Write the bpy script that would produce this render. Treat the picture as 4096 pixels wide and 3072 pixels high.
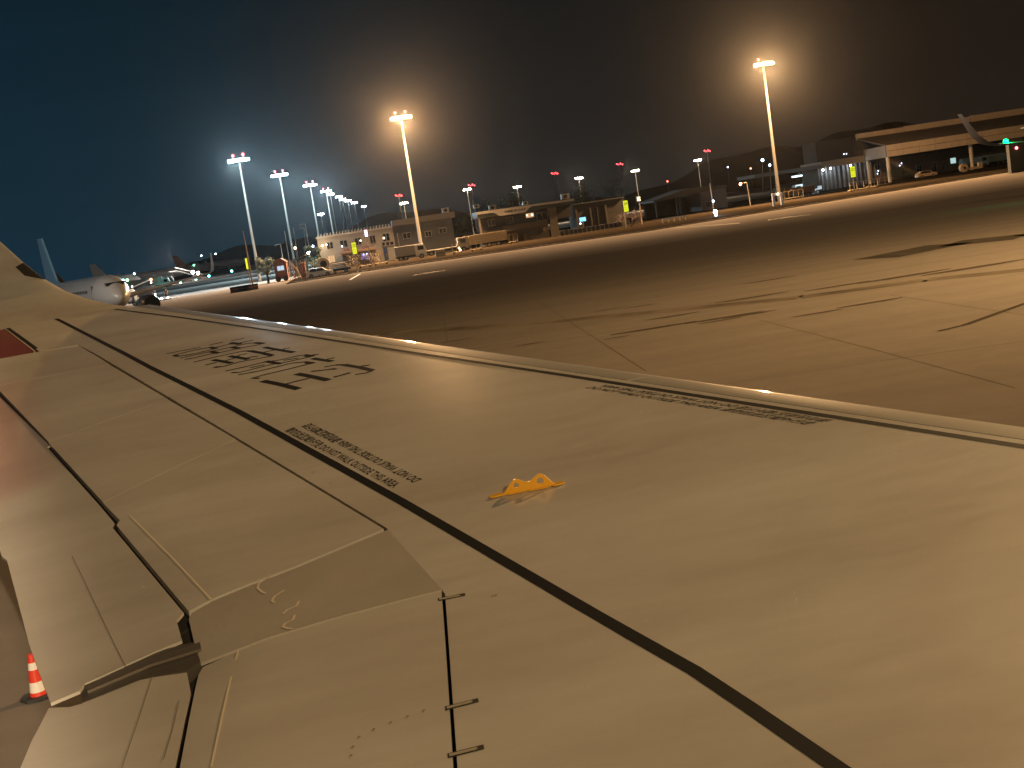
import bpy, bmesh, math, random
from mathutils import Vector, Matrix
random.seed(7)
R = math.radians
H = 4.7                                     # the eye is 4.7 m above the apron; +Y is outboard, +X is forward
sc = bpy.context.scene
for o in list(bpy.data.objects): bpy.data.objects.remove(o)

# ------------------------------------------------------------------ camera
cd = bpy.data.cameras.new('camera'); cam = bpy.data.objects.new('camera', cd); sc.collection.objects.link(cam)
cd.sensor_width = 36; cd.lens = 44.385; cd.clip_end = 6000; cd.clip_start = .05
M = Matrix(((0.981949,0.161484,-0.098487),(-0.117428,0.112269,-0.986715),(-0.148282,0.980469,0.129205))).to_4x4(); M.translation = (0, 0, H); cam.matrix_world = M
sc.camera = cam
# ------------------------------------------------------------------ world: night sky lit by the airport
w = bpy.data.worlds.new('World'); sc.world = w; w.use_nodes = True
nt = w.node_tree; nt.nodes.clear()
def N(tree, t, **k):
    n = tree.nodes.new(t)
    for a, b in k.items():
        if a in n.inputs: n.inputs[a].default_value = b
        else: setattr(n, a, b)
    return n
out = N(nt, 'ShaderNodeOutputWorld')
sky = N(nt, 'ShaderNodeTexSky'); sky.sky_type = 'NISHITA'; sky.sun_disc = False
sky.sun_elevation = R(-6.0); sky.sun_rotation = R(-60)
bg1 = N(nt, 'ShaderNodeBackground', Strength=.05); nt.links.new(sky.outputs[0], bg1.inputs[0])
tc = N(nt, 'ShaderNodeTexCoord'); sep = N(nt, 'ShaderNodeSeparateXYZ'); nt.links.new(tc.outputs['Generated'], sep.inputs[0])
def math_(tree, op, a, b=None, c=None):
    n = tree.nodes.new('ShaderNodeMath'); n.operation = op
    for i, v in enumerate((a, b, c)):
        if v is None: continue
        if isinstance(v, (int, float)): n.inputs[i].default_value = v
        else: tree.links.new(v, n.inputs[i])
    return n.outputs[0]
az = math_(nt, 'ARCTAN2', sep.outputs[0], sep.outputs[1])           # 0 = outboard, + = forward
el = math_(nt, 'ARCSINE', sep.outputs[2])
ramp = N(nt, 'ShaderNodeValToRGB')
azn = math_(nt, 'MULTIPLY_ADD', az, 1/1.2, .5)                      # -0.6..+0.6 rad
nt.links.new(azn, ramp.inputs[0])
cr = ramp.color_ramp
cols = [(0.0, (.0068, .0120, .0200)), (.20, (.0050, .0200, .0340)), (.42, (.0045, .0150, .0230)), (.60, (.0060, .0082, .0095)), (.82, (.0105, .0078, .0058)), (1.0, (.0115, .0078, .0054))]
while len(cr.elements) < len(cols): cr.elements.new(.5)
for e, (p, c) in zip(cr.elements, cols): e.position = p; e.color = (*c, 1)
ramp2 = N(nt, 'ShaderNodeValToRGB'); nt.links.new(math_(nt, 'MULTIPLY', el, 3.2), ramp2.inputs[0])
c2 = ramp2.color_ramp; c2.elements[0].position = 0; c2.elements[0].color = (1.5, 1.5, 1.5, 1); c2.elements[1].position = 1; c2.elements[1].color = (.5, .5, .5, 1)
# faint streaks of light painted into the sky colour
mp = N(nt, 'ShaderNodeCombineXYZ')
nt.links.new(math_(nt, 'MULTIPLY', az, 1.3), mp.inputs[0])
nt.links.new(math_(nt, 'ADD', math_(nt, 'MULTIPLY', el, 22.), math_(nt, 'MULTIPLY', az, -1.2)), mp.inputs[1])
ns = N(nt, 'ShaderNodeTexNoise', Scale=1.6, Detail=5., Roughness=.55); nt.links.new(mp.outputs[0], ns.inputs['Vector'])
cl = N(nt, 'ShaderNodeMapRange'); cl.inputs[1].default_value = .42; cl.inputs[2].default_value = .72; cl.inputs[3].default_value = .96; cl.inputs[4].default_value = 1.06
nt.links.new(ns.outputs['Fac'], cl.inputs[0])
def mul(a, b):
    n = nt.nodes.new('ShaderNodeVectorMath'); n.operation = 'MULTIPLY'
    nt.links.new(a, n.inputs[0]); nt.links.new(b, n.inputs[1]); return n.outputs[0]
bg2 = N(nt, 'ShaderNodeBackground', Strength=1.0)
nt.links.new(mul(mul(ramp.outputs[0], ramp2.outputs[0]), cl.outputs[0]), bg2.inputs[0])
add = N(nt, 'ShaderNodeAddShader'); nt.links.new(bg1.outputs[0], add.inputs[0]); nt.links.new(bg2.outputs[0], add.inputs[1]); nt.links.new(add.outputs[0], out.inputs[0])
# ------------------------------------------------------------------ exposure / render
sc.view_settings.view_transform = 'Standard'; sc.view_settings.look = 'None'; sc.view_settings.exposure = 0; sc.view_settings.gamma = 1
sc.view_settings.use_curve_mapping = False
sc.render.engine = 'CYCLES'
cy = sc.cycles
cy.use_denoising = True; cy.max_bounces = 5; cy.diffuse_bounces = 2; cy.glossy_bounces = 3; cy.volume_bounces = 0; cy.transmission_bounces = 4
cy.sample_clamp_indirect = 4; cy.caustics_reflective = False; cy.caustics_refractive = False; cy.use_light_tree = True

# ------------------------------------------------------------------ helpers
class MB:
    def __init__(s): s.v = []; s.f = []; s.sm = False
    def quad(s, a, b, c, d):
        n = len(s.v); s.v += [tuple(a), tuple(b), tuple(c), tuple(d)]; s.f.append((n, n+1, n+2, n+3))
    def tri(s, a, b, c):
        n = len(s.v); s.v += [tuple(a), tuple(b), tuple(c)]; s.f.append((n, n+1, n+2))
    def box(s, x0, x1, y0, y1, z0, z1):
        n = len(s.v)
        s.v += [(x, y, z) for z in (z0, z1) for y in (y0, y1) for x in (x0, x1)]
        for f in ((0,2,3,1), (4,5,7,6), (0,1,5,4), (2,6,7,3), (0,4,6,2), (1,3,7,5)): s.f.append(tuple(n+i for i in f))
        return s
    def tube(s, p0, p1, r0, r1=None, n=10, cap=True):
        r1 = r0 if r1 is None else r1
        p0 = Vector(p0); p1 = Vector(p1); d = (p1-p0).normalized()
        a = d.orthogonal().normalized(); b = d.cross(a); k = len(s.v)
        for p, r in ((p0, r0), (p1, r1)):
            for i in range(n):
                t = 2*math.pi*i/n; s.v.append(tuple(p + a*(r*math.cos(t)) + b*(r*math.sin(t))))
        for i in range(n): j = (i+1) % n; s.f.append((k+i, k+j, k+n+j, k+n+i))
        if cap: s.f.append(tuple(k+i for i in reversed(range(n)))); s.f.append(tuple(k+n+i for i in range(n)))
        return s
    def path(s, pts, r, n=8):
        for a, b in zip(pts, pts[1:]): s.tube(a, b, r, r, n)
        return s
    def ball(s, c, r, n=8, m=6, sx=1, sy=1, sz=1):
        k = len(s.v)
        for i in range(m+1):
            ph = math.pi*i/m
            for j in range(n):
                t = 2*math.pi*j/n
                s.v.append((c[0]+sx*r*math.sin(ph)*math.cos(t), c[1]+sy*r*math.sin(ph)*math.sin(t), c[2]+sz*r*math.cos(ph)))
        for i in range(m):
            for j in range(n):
                jj = (j+1) % n; s.f.append((k+i*n+j, k+(i+1)*n+j, k+(i+1)*n+jj, k+i*n+jj))
        return s
    def prism(s, poly, axis, a, b):
        """poly of 2-D points extruded along an axis from a to b"""
        n = len(poly); k = len(s.v)
        for t in (a, b):
            for (p, q) in poly:
                s.v.append({'x': (t, p, q), 'y': (p, t, q), 'z': (p, q, t)}[axis])
        s.f.append(tuple(range(k, k+n))); s.f.append(tuple(reversed(range(k+n, k+2*n))))
        for i in range(n): j = (i+1) % n; s.f.append((k+i, k+n+i, k+n+j, k+j))
        return s
def rootloc(p):
    v = Vector((0, 0, 0))
    while p is not None: v += p.location; p = p.parent
    return v
def obj(name, mb, mat, parent=None, smooth=None, local=False, label=None):
    me = bpy.data.meshes.new(name)
    off = rootloc(parent) if (parent is not None and not local) else Vector((0, 0, 0))
    me.from_pydata([(v[0]-off.x, v[1]-off.y, v[2]-off.z) for v in mb.v], [], mb.f)
    bm = bmesh.new(); bm.from_mesh(me); bmesh.ops.remove_doubles(bm, verts=bm.verts, dist=1e-5); bmesh.ops.recalc_face_normals(bm, faces=bm.faces)
    bm.to_mesh(me); bm.free()
    me.materials.append(mat)
    if smooth is not None:
        me.shade_smooth(); me.set_sharp_from_angle(angle=R(smooth))
    o = bpy.data.objects.new(name, me); sc.collection.objects.link(o)
    if parent is not None: o.parent = parent
    if label: o['label'] = label
    return o
def thing(name, label, cat, loc=(0, 0, 0), group=None):
    o = bpy.data.objects.new(name, None); o.empty_display_size = .3; sc.collection.objects.link(o)
    o.location = loc; o['label'] = label; o['category'] = cat
    if group: o['group'] = group
    return o
def tag(o, label, cat, group=None):
    o['label'] = label; o['category'] = cat
    if group: o['group'] = group
    return o
def kids(o): return [c for c in bpy.data.objects if c.parent is o]
def copy_tree(o, parent=None):
    c = o.copy(); sc.collection.objects.link(c); c.parent = parent
    for ch in kids(o): copy_tree(ch, c)
    return c

# ------------------------------------------------------------------ materials
MAT = {}
def mat(name, col, rough=.6, metal=0., coat=0., noise=0., nscale=3., bump=0., spec=.5):
    if name in MAT: return MAT[name]
    m = bpy.data.materials.new(name); m.use_nodes = True; t = m.node_tree; b = t.nodes['Principled BSDF']
    b.inputs['Base Color'].default_value = (*col, 1); b.inputs['Roughness'].default_value = rough; b.inputs['Metallic'].default_value = metal
    b.inputs['Coat Weight'].default_value = coat; b.inputs['Coat Roughness'].default_value = .07; b.inputs['Specular IOR Level'].default_value = spec
    if noise or bump:
        g = N(t, 'ShaderNodeNewGeometry')
        n = N(t, 'ShaderNodeTexNoise', Scale=nscale, Detail=6., Roughness=.6); t.links.new(g.outputs['Position'], n.inputs['Vector'])
        if noise:
            r = N(t, 'ShaderNodeMapRange'); r.inputs[1].default_value = .3; r.inputs[2].default_value = .7; r.inputs[3].default_value = 1-noise; r.inputs[4].default_value = 1+noise
            t.links.new(n.outputs['Fac'], r.inputs[0])
            mx = N(t, 'ShaderNodeVectorMath', operation='SCALE'); mx.inputs[0].default_value = col; t.links.new(r.outputs[0], mx.inputs['Scale'])
            t.links.new(mx.outputs[0], b.inputs['Base Color'])
        if bump:
            bp = N(t, 'ShaderNodeBump', Strength=bump, Distance=.05); t.links.new(n.outputs['Fac'], bp.inputs['Height']); t.links.new(bp.outputs[0], b.inputs['Normal'])
    MAT[name] = m; return m
def emit(name, col, strength, sample=False):
    if name in MAT: return MAT[name]
    m = bpy.data.materials.new(name); m.use_nodes = True; t = m.node_tree; b = t.nodes['Principled BSDF']
    b.inputs['Base Color'].default_value = (*[min(1, c)*.5 for c in col], 1)
    b.inputs['Emission Color'].default_value = (*col, 1); b.inputs['Emission Strength'].default_value = strength
    m.cycles.emission_sampling = 'AUTO' if sample else 'NONE'
    MAT[name] = m; return m
BLACK = mat('black_paint', (.012, .012, .013), .6, spec=.15)
SLAT = None
def paint_material():
    m = mat('wing_paint', (.50, .47, .42), .42, coat=.55)
    t = m.node_tree; b = t.nodes['Principled BSDF']; g = N(t, 'ShaderNodeNewGeometry')
    mpn = N(t, 'ShaderNodeMapping'); mpn.inputs['Scale'].default_value = (.35, 1.2, 1); mpn.inputs['Rotation'].default_value = (0, 0, R(8)); t.links.new(g.outputs['Position'], mpn.inputs['Vector'])
    n1 = N(t, 'ShaderNodeTexNoise', Scale=1.1, Detail=4., Roughness=.5); t.links.new(mpn.outputs[0], n1.inputs['Vector'])
    n2 = N(t, 'ShaderNodeTexNoise', Scale=9., Detail=6., Roughness=.65); t.links.new(mpn.outputs[0], n2.inputs['Vector'])
    mixn = math_(t, 'ADD', math_(t, 'MULTIPLY', n1.outputs['Fac'], .75), math_(t, 'MULTIPLY', n2.outputs['Fac'], .25))
    rp = N(t, 'ShaderNodeValToRGB'); t.links.new(mixn, rp.inputs[0]); e = rp.color_ramp.elements
    e[0].position = .3; e[0].color = (.44, .395, .345, 1); e[1].position = .68; e[1].color = (.60, .57, .52, 1)
    # soft red reflection painted into the skin colour by the outboard flaps
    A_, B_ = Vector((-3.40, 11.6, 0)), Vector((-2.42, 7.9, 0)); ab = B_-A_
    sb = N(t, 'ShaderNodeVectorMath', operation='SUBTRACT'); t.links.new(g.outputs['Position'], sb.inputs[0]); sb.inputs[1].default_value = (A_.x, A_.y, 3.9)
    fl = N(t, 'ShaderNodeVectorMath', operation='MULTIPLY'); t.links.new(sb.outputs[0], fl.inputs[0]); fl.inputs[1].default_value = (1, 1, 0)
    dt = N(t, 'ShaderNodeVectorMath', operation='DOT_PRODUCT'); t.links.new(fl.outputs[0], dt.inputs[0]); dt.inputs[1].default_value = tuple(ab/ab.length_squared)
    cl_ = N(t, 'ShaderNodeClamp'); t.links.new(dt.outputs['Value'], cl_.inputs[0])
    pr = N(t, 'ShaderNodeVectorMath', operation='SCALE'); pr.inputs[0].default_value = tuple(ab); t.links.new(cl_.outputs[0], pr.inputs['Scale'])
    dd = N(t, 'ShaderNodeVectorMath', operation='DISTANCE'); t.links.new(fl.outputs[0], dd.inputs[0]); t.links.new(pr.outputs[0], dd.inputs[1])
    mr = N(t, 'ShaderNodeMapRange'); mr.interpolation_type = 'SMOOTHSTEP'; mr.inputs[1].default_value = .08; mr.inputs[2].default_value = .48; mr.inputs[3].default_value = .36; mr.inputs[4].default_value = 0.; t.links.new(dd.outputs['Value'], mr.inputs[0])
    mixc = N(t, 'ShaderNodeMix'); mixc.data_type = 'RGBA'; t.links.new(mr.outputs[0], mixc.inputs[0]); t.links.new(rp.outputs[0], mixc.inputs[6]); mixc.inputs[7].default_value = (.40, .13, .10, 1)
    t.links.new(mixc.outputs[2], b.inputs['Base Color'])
    rr = N(t, 'ShaderNodeMapRange'); rr.inputs[3].default_value = .34; rr.inputs[4].default_value = .55; t.links.new(n2.outputs['Fac'], rr.inputs[0]); t.links.new(rr.outputs[0], b.inputs['Roughness'])
    return m
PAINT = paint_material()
CORE = mat('dark_cavity', (.03, .026, .022), .8)
RED = mat('red_paint', (.17, .010, .014), .5, coat=.15)
ALU = mat('slat_metal', (.36, .34, .305), .5, coat=.8)
ALU.node_tree.nodes['Principled BSDF'].inputs['Coat Roughness'].default_value = .03
SEAL = mat('sealant', (.75, .66, .48), .5)

# ================================================================== STRUCTURE: ground
def ground_material():
    m = bpy.data.materials.new('apron_concrete'); m.use_nodes = True; t = m.node_tree; b = t.nodes['Principled BSDF']
    g = N(t, 'ShaderNodeNewGeometry'); sp = N(t, 'ShaderNodeSeparateXYZ'); t.links.new(g.outputs['Position'], sp.inputs[0])
    n1 = N(t, 'ShaderNodeTexNoise', Scale=.035, Detail=5., Roughness=.55); t.links.new(g.outputs['Position'], n1.inputs['Vector'])
    mp1 = N(t, 'ShaderNodeMapping'); mp1.inputs['Scale'].default_value = (.02, .25, 1); mp1.inputs['Rotation'].default_value = (0, 0, R(-14)); t.links.new(g.outputs['Position'], mp1.inputs['Vector'])
    n2 = N(t, 'ShaderNodeTexNoise', Scale=2.0, Detail=6., Roughness=.6); t.links.new(mp1.outputs[0], n2.inputs['Vector'])
    n3 = N(t, 'ShaderNodeTexNoise', Scale=1.3, Detail=8., Roughness=.65); t.links.new(g.outputs['Position'], n3.inputs['Vector'])
    # pavement tone by distance: dark in mid apron, light near the stand and far off
    wob = math_(t, 'MULTIPLY', math_(t, 'SUBTRACT', n1.outputs['Fac'], .5), 22.)
    yy = math_(t, 'ADD', sp.outputs[1], wob)
    zr = N(t, 'ShaderNodeValToRGB'); t.links.new(math_(t, 'DIVIDE', yy, 250.), zr.inputs[0]); e = zr.color_ramp.elements
    pts = [(0., .18), (.13, .175), (.22, .135), (.34, .085), (.48, .07), (.62, .20), (1., .24)]
    while len(e) < len(pts): e.new(.5)
    for a, (p, v) in zip(e, pts): a.position = p; a.color = (v, v*.90, v*.80, 1)
    st = N(t, 'ShaderNodeMapRange'); st.inputs[1].default_value = .32; st.inputs[2].default_value = .68; st.inputs[3].default_value = .92; st.inputs[4].default_value = 1.07; t.links.new(n2.outputs['Fac'], st.inputs[0])
    s3 = N(t, 'ShaderNodeMapRange'); s3.inputs[3].default_value = .86; s3.inputs[4].default_value = 1.14; t.links.new(n3.outputs['Fac'], s3.inputs[0])
    xr = N(t, 'ShaderNodeMapRange'); xr.interpolation_type = 'SMOOTHSTEP'; xr.inputs[1].default_value = 0.; xr.inputs[2].default_value = 60.; xr.inputs[3].default_value = .88; xr.inputs[4].default_value = 1.55; t.links.new(sp.outputs[0], xr.inputs[0])   # pavement tone darker aft, lighter forward
    k = math_(t, 'MULTIPLY', math_(t, 'MULTIPLY', st.outputs[0], s3.outputs[0]), xr.outputs[0])
    vm = N(t, 'ShaderNodeVectorMath', operation='SCALE'); t.links.new(zr.outputs[0], vm.inputs[0]); t.links.new(k, vm.inputs['Scale'])
    t.links.new(vm.outputs[0], b.inputs['Base Color'])
    rr = N(t, 'ShaderNodeMapRange'); rr.inputs[3].default_value = .8; rr.inputs[4].default_value = 1.; b.inputs['Specular IOR Level'].default_value = .0; t.links.new(n2.outputs['Fac'], rr.inputs[0]); t.links.new(rr.outputs[0], b.inputs['Roughness'])
    bp = N(t, 'ShaderNodeBump', Strength=.25, Distance=.02); t.links.new(n3.outputs['Fac'], bp.inputs['Height']); t.links.new(bp.outputs[0], b.inputs['Normal'])
    return m
def struct(o): o['kind'] = 'structure'; return o
g = MB(); g.quad((-2500, -400, 0), (2500, -400, 0), (2500, 3500, 0), (-2500, 3500, 0))
struct(obj('ground', g, ground_material()))
ASPH = mat('asphalt', (.05, .045, .038), .9, spec=0., noise=.25, nscale=.8)
TARM = mat('tar', (.075, .062, .048), .9, spec=0.)
LINEP = mat('road_paint', (.55, .5, .42), .6, noise=.2, nscale=6)
# dark verge beyond the service road (raised kerb)
edge = [(-12, 190.5), (-1, 194), (19.4, 184), (39.5, 175), (68.6, 184), (106.4, 195), (150, 200), (420, 215)]
v = MB(); top = [(x, y, .12) for x, y in edge]
far = [(420, 330, .12), (-2, 330, .12), (-12, 215, .12)]
poly = top + far; n = len(poly)
v.v = poly + [(x, y, 0) for x, y, z in poly]; v.f = [tuple(range(n))] + [(i, (i+1) % n, n+(i+1) % n, n+i) for i in range(n)]
struct(obj('verge', v, mat('verge_soil', (.022, .017, .012), .9, spec=0., noise=.35, nscale=.6)))
k = MB()
for (x0, y0), (x1, y1) in zip(edge, edge[1:]):
    d = Vector((x1-x0, y1-y0, 0)); nn = Vector((d.y, -d.x, 0)).normalized()*.25
    k.prism([(x0, y0), (x1, y1), (x1+nn.x, y1+nn.y), (x0+nn.x, y0+nn.y)], 'z', 0, .15)
struct(obj('kerb', k, mat('kerb_stone', (.22, .19, .15), .8, noise=.2, nscale=2)))
def ribbon(pts, wd, z, m, name, mb=None):
    own = mb is None; mb = mb or MB()
    for (x0, y0), (x1, y1) in zip(pts, pts[1:]):
        d = Vector((x1-x0, y1-y0, 0)); nn = Vector((-d.y, d.x, 0)).normalized()*wd/2
        mb.quad((x0-nn.x, y0-nn.y, z), (x1-nn.x, y1-nn.y, z), (x1+nn.x, y1+nn.y, z), (x0+nn.x, y0+nn.y, z))
    return obj(name, mb, m) if own else mb
# slab joints (thin tar filled), seen as lines
J = MB()
for pts in ([(8.88, 67.33), (7.11, 33.88)], [(4.58, 84.51), (2.80, 52.15)], [(8.14, 29.50), (12.25, 28.94), (15.12, 28.38)],
            [(12.95, 41.98), (12.45, 30.89), (12.01, 23.07)], [(18.17, 43.16), (17.50, 32.73)]):
    ribbon(pts, .022, .004, None, '', J)
struct(obj('pavement_joint', J, TARM))
wear = MB()
ribbon([(14.85, 32.33), (15.77, 32.68)], .16, .008, None, '', wear); ribbon([(15.77, 32.68), (18.73, 34.96), (21.42, 36.81)], .22, .008, None, '', wear)
struct(obj('painted_guide_line', wear, mat('old_black_line', (.055, .046, .036), .9, spec=0.)))
wp = MB(); ribbon([(25.01, 60.77), (29.95, 62.80), (32.49, 60.00), (36.21, 59.46)], 3.2, .006, None, '', wp); struct(obj('asphalt_patch', wp, ASPH))
mk = MB()
for pts in ([(-2.28, 162.65), (-1.03, 183.22)], [(4.98, 142.96), (8.62, 142.04)], [(46.93, 143.98), (50.79, 140.56)], [(42.37, 170.29), (44.73, 147.86)]):
    ribbon(pts, .3, .008, None, '', mk)
struct(obj('road_marking', mk, LINEP))
# tyre rubber and oil marks on the slabs
def mark_material():
    m = mat('rubber_mark', (.06, .05, .04), .9, spec=0.); return m
sm = MB()
for (px, py, L) in [(9.89, 44.84) + (1.6,), (11.42, 48.15) + (1.1,), (12.49, 44.57) + (1.5,), (13.32, 44.22) + (1.0,), (15.44, 50.61) + (1.6,), (14.73, 41.16) + (.9,), (16.80, 41.67) + (1.2,),
                    (21.42, 49.20) + (2.0,), (18.70, 49.56) + (1.4,), (8.31, 43.71) + (.5,), (10.33, 55.78) + (.7,), (18.65, 58.02) + (1.3,), (23.90, 48.16) + (2.2,), (3.26, 52.57) + (.7,), (5.51, 46.35) + (.6,), (12.07, 43.76) + (.8,), (11.66, 55.02) + (.8,)]:
    q = [(px + L*math.cos(a)*(1+.25*math.sin(3*a)), py + .16*L*math.sin(a)) for a in [2*math.pi*i/10 for i in range(10)]]
    kk = len(sm.v); sm.v += [(x, y, .010) for x, y in q]; sm.f.append(tuple(range(kk, kk+10)))
o = obj('rubber_marks', sm, mark_material()); o['kind'] = 'stuff'; tag(o, 'dark rubber and oil marks scattered on the brown apron slabs', 'stain')
sk = MB(); ribbon([(-2.74, 67.55), (5.47, 56.26), (11.24, 51.26), (16.36, 47.45), (20.99, 46.42), (25.19, 43.15)], 1.3, .005, None, '', sk)
o = struct(obj('tyre_track', sk, mat('worn_track', (.10, .086, .07), .9, spec=0., noise=.5, nscale=.35)))

# ================================================================== OWN AIRCRAFT
AC = thing('passenger_airliner', 'airliner wing filling the foreground, with black walkway lines and big black lettering', 'airliner', (0, 0, 0))
def xLE(y): return 4.775 - .4477*y
def cc(y): t = min(1, max(0, (y-4.)/8.5)); return .06 - .045*t
def S(x, y): return H - 1.4635 + .0621*y + cc(y)*(x - xLE(y))
def seam_x(y): return -.60 if y < 4.5 else -.37*(y-5.1) - .70
def Sp(x, y):
    """upper surface with the trailing edges of the spoilers rounding down"""
    z = S(x, y); t = seam_x(y) - x
    if t > 0 and y < 9: z -= (.32 if y < 4.55 else .22)*min(t, .4)**2*min(1, (9-y)/3)
    return z
def plate(name, poly, m, parent, thick=.03, off=0., f=Sp, grid=.35, label=None, smooth=35):
    bm = bmesh.new(); vs = [bm.verts.new((x, y, 0)) for x, y in poly]; bm.faces.new(vs)
    xs = [p[0] for p in poly]; ys = [p[1] for p in poly]
    for ax, (lo, hi) in ((0, (min(xs), max(xs))), (1, (min(ys), max(ys)))):
        c = math.ceil(lo/grid)*grid
        while c < hi:
            co = (c, 0, 0) if ax == 0 else (0, c, 0); no = (1, 0, 0) if ax == 0 else (0, 1, 0)
            bmesh.ops.bisect_plane(bm, geom=bm.verts[:]+bm.edges[:]+bm.faces[:], plane_co=co, plane_no=no); c += grid
    if thick:
        r = bmesh.ops.extrude_face_region(bm, geom=bm.faces[:])
        topv = {e for e in r['geom'] if isinstance(e, bmesh.types.BMVert)}
    else: topv = set(bm.verts)
    for vv in bm.verts: vv.co.z = f(vv.co.x, vv.co.y) + off - (0 if vv in topv else thick)
    bmesh.ops.recalc_face_normals(bm, faces=bm.faces)
    if not thick:
        for fc in bm.faces:
            if fc.normal.z < 0: fc.normal_flip()
    me = bpy.data.meshes.new(name); bm.to_mesh(me); bm.free(); me.materials.append(m)
    me.shade_smooth(); me.set_sharp_from_angle(angle=R(smooth))
    o = bpy.data.objects.new(name, me); sc.collection.objects.link(o); o.parent = parent
    if label: o['label'] = label
    return o
def line_x(a, b): return lambda y: a[0] + (b[0]-a[0])*(y-a[1])/(b[1]-a[1])
slx = lambda y: 4.613 - .451*y                      # gap behind the slats
sp0, sp1 = (-3.105, 13.703), (-0.098, 5.447)            # line of the spoiler leading edges
splx = line_x(sp0, sp1)
ail = line_x((-5.064, 18.040), (-3.578, 13.895))            # aileron hinge line
gapx = lambda y: line_x((-3.29, 11.29), (-2.27, 8.72))(y) if y > 8.72 else line_x((-2.27, 8.72), (-.95, 5.08))(y)
tex = lambda y: gapx(y) - .56

# wing body under the panels (dark where it shows in the gaps, painted below)
wb = MB(); NY = 60; prof = [0, .02, .06, .15, .35, .6, .8, .93, 1.0]
ys = [.3 + (17.0-.3)*i/NY for i in range(NY+1)]; rows = []
for y in ys:
    x0 = xLE(y) - .12; x1 = (gapx(y) if y > 5.05 else -.95) - .10 if y < 13.3 else ail(y) - .28
    if y > 15: x1 = ail(y) - .28
    c = x0-x1; th = .115*(xLE(y)-x1)
    row = [(x0 - c*p, y, Sp(x0-c*p, y) - .045 - .03*(1-min(1, p/.02))) for p in prof]
    row += [(x0 - c*p, y, S(x0-c*p, y) - .08 - th*1.6*(p**.5)*(1-p)**.9*1.6) for p in reversed(prof)]
    rows.append(row)
m_ = len(rows[0]); wb.v = [p for r in rows for p in r]
for i in range(NY):
    for j in range(m_): jj = (j+1) % m_; wb.f.append((i*m_+j, i*m_+jj, (i+1)*m_+jj, (i+1)*m_+j))
wb.f += [tuple(range(m_)), tuple(range(NY*m_, (NY+1)*m_))]
wing = obj('wing', wb, CORE, AC, smooth=40)

# slats: rounded metal nose pieces
def slat(y0, y1, name='slat'):
    mb = MB(); n = 14; rows = []
    for i in range(n+1):
        y = y0 + (y1-y0)*i/n; xa = slx(y) + .008; xn = xLE(y) + .03; L = xn - xa
        row = []
        for j in range(13):
            t = j/12; ang = t*math.pi/2
            if t < .5: x = xa + L*(t/.5)*.80; drop = .008*(t/.5)**2
            else:
                s = (t-.5)/.5; a = s*math.pi/2
                x = xa + L*(.80 + .20*math.sin(a)); drop = .008 + .115*(1-math.cos(a))
            row.append((x, y, S(x, y) - drop))
        for j in range(1, 8):
            s = j/7; x = xn - L*.9*s; row.append((x, y, S(x, y) - .123 - .12*math.sin(s*math.pi/2)))
        row.append((xa, y, S(xa, y) - .03)); rows.append(row)
    m = len(rows[0]); mb.v = [p for r in rows for p in r]
    for i in range(n):
        for j in range(m): jj = (j+1) % m; mb.f.append((i*m+j, i*m+jj, (i+1)*m+jj, (i+1)*m+j))
    mb.f += [tuple(range(m)), tuple(range(n*m, (n+1)*m))]
    return obj(name, mb, ALU, wing, smooth=50)
for a, b in ((.4, 2.6), (2.62, 7.15), (7.17, 10.75), (10.77, 14.2), (14.22, 17.02)): slat(a, b)

# main skin
skin = [(slx(.35), .35)] + [(slx(y), y) for y in (3, 6, 9, 12, 15)] + [(slx(17.0), 17.0), (ail(17.0), 17.0), (ail(13.75), 13.75)]
skin += [(splx(13.75)+.002, 13.75), (splx(9.5)+.002, 9.5), (splx(5.46)+.004, 5.46)]
strip = [(-0.091, 5.428), (-0.488, 5.207), (-0.831, 5.056), (-0.903, 5.003), (-0.910, 4.952), (-0.868, 4.740), (-0.822, 4.541), (-0.727, 4.535), (-0.678, 4.536), (-0.326, 4.584), (-0.122, 4.600), (0.084, 4.609)]
skin += [strip[0], strip[-1]]
ispx = lambda y: .088 - .054*(4.6-y)
skin += [(ispx(4.56)+.006, 4.56), (ispx(.35)+.006, .35)]
def dedupe(p):
    q = [p[0]]
    for a in p[1:]:
        if (a[0]-q[-1][0])**2 + (a[1]-q[-1][1])**2 > 1e-5: q.append(a)
    return q
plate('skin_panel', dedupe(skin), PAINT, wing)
plate('skin_panel', dedupe(strip), mat('strip_paint', (.40, .36, .31), .45, coat=.4, noise=.08, nscale=2), wing, thick=.01, label='darker fixed panel between the spoilers')
# outer spoilers
B1 = [((-3.069, 13.592), (gapx(13.55)+.02, 13.55)), ((-2.432, 11.785), (gapx(11.7)+.02, 11.7)), ((-1.592, 9.492), (-2.314, 8.795)), ((-0.945, 7.740), (-1.604, 6.933)), ((-0.106, 5.446), (-0.919, 5.028))]
for (a, b), (c, d) in zip(B1, B1[1:]):
    e = .005 if a[1] > 9 else .004
    q = [(a[0]-.004, a[1]-e), (b[0], b[1]-e)] + ([(-1.447, 6.532), (-1.452, 6.463)] if d[1] < 5.3 else []) + [(d[0], d[1]+e)] + ([(-0.833, 5.081), (-0.489, 5.234)] if d[1] < 5.3 else []) + [(c[0]-.004, c[1]+e)]
    plate('spoiler', q, PAINT, wing, grid=.1)
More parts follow.
